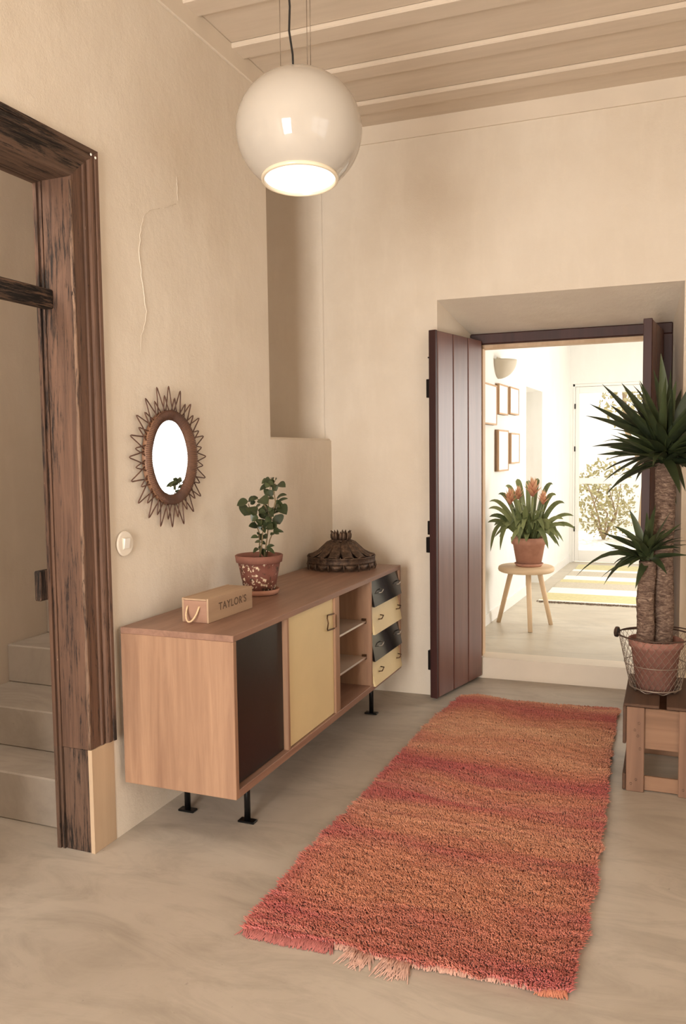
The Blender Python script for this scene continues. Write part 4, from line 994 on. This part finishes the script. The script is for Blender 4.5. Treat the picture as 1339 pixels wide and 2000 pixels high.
MB().lathe([(.0001,.186),(.116,.184)], 28).build('soil', M_SOIL, bp)
def bz(zx, zy, dy=0): return at(930+zx*.1568, 920+zy*.1568, 6.17+dy)-BO
wb_ = lambda t: max(.05, min(1, .5+t*2)*(1-max(0, t-.72)/.28)**.6)
BL = [(160,380,-.1),(150,470,-.14),(140,640,-.14),(160,570,-.06),(175,1000,-.14),(295,985,-.12),(620,880,-.2),(360,190,.1),(490,120,.1),(950,165,.05),(990,300,0),(1095,400,0),(1210,560,0),(1230,720,-.03),(1100,690,-.1),(740,650,-.2),(840,510,-.18),(670,530,-.2),(780,110,.1),(270,290,.05),(880,730,-.1),(640,130,.15),(1080,600,-.05),(220,680,-.05),(420,480,-.2),(560,430,-.22)]
def strap(parent, mat, p0, p1, p2, width, upv, segs=12, fold=.14):
    vs = []; fs = []
    for i in range(segs+1):
        t = i/segs; p = p0*(1-t)**2+p1*2*t*(1-t)+p2*t*t; tg = ((p1-p0)*(1-t)+(p2-p1)*t).normalized()
        sd_ = tg.cross(upv); sd_ = sd_.normalized() if sd_.length > 1e-3 else Vector((1,0,0)); nr = sd_.cross(tg)
        wd = width*wb_(t); vs += [p-sd_*wd/2+nr*wd*fold, p, p+sd_*wd/2+nr*wd*fold]
    for i in range(segs): a = i*3; fs += [[a, a+1, a+4, a+3], [a+1, a+2, a+5, a+4]]
    return MB().add(vs, fs, True).build('leaf', mat, parent, normals=False)
for i, (zx, zy, dy) in enumerate(BL):
    tp = bz(zx, zy, dy); b0 = Vector((max(-.05, min(.05, tp.x*.2)), dy*.2, .19))
    lift = .10 if tp.z < .30 else .05
    p1 = b0+(tp-b0)*.55; p1.z = max(b0.z, tp.z)+lift
    if tp.z < .16: p1.x = tp.x*.85; p1.y = tp.y*.9; p1.z = .47
    strap(bp, M_BROM, b0, p1, tp, R.uniform(.034,.044), Vector((R.uniform(-.3,.3), -.9, .8)))
for i in range(46):
    a = R.uniform(0, 2*PI); rr_ = R.uniform(.10, .27); b0 = Vector((math.cos(a)*.03, math.sin(a)*.03, .19))
    tp = Vector((math.cos(a)*rr_, math.sin(a)*rr_, .46-1.15*rr_+R.uniform(-.03,.07))); p1 = Vector((math.cos(a)*rr_*.5, math.sin(a)*rr_*.5, .50+R.uniform(-.04,.06)-.4*rr_))
    strap(bp, M_BROM, b0, p1, tp, R.uniform(.032,.044), Vector((R.uniform(-.3,.3), -.7, .9)))
for zx, zy, sc_, dy in ((420,330,1.25,-.14),(700,235,1.5,-.08),(830,330,1.0,-.1),(520,270,1.0,.0)):
    c = bz(zx, zy+90, dy); fl = []
    MB().tube([Vector((c.x*.4, c.y*.4, .2)), c], [.010, .009], 8).build('flower_stalk', M_BROM, bp)
    for k in range(16):
        a = k*2.4; el = 1.35-.05*k; d = Vector((math.cos(a)*math.cos(el), math.sin(a)*math.cos(el), math.sin(el)))
        vs, fs = blade(c+Vector((0,0,.004*(16-k)*.5)), d, sc_*(.085-.0012*k), .024*sc_, -.25, 6, .2, lambda t: max(.04, math.sin(PI*min(1,.2+.8*t))))
        MB().add(vs, fs, True).build('bract', M_BRACT, bp, normals=False)
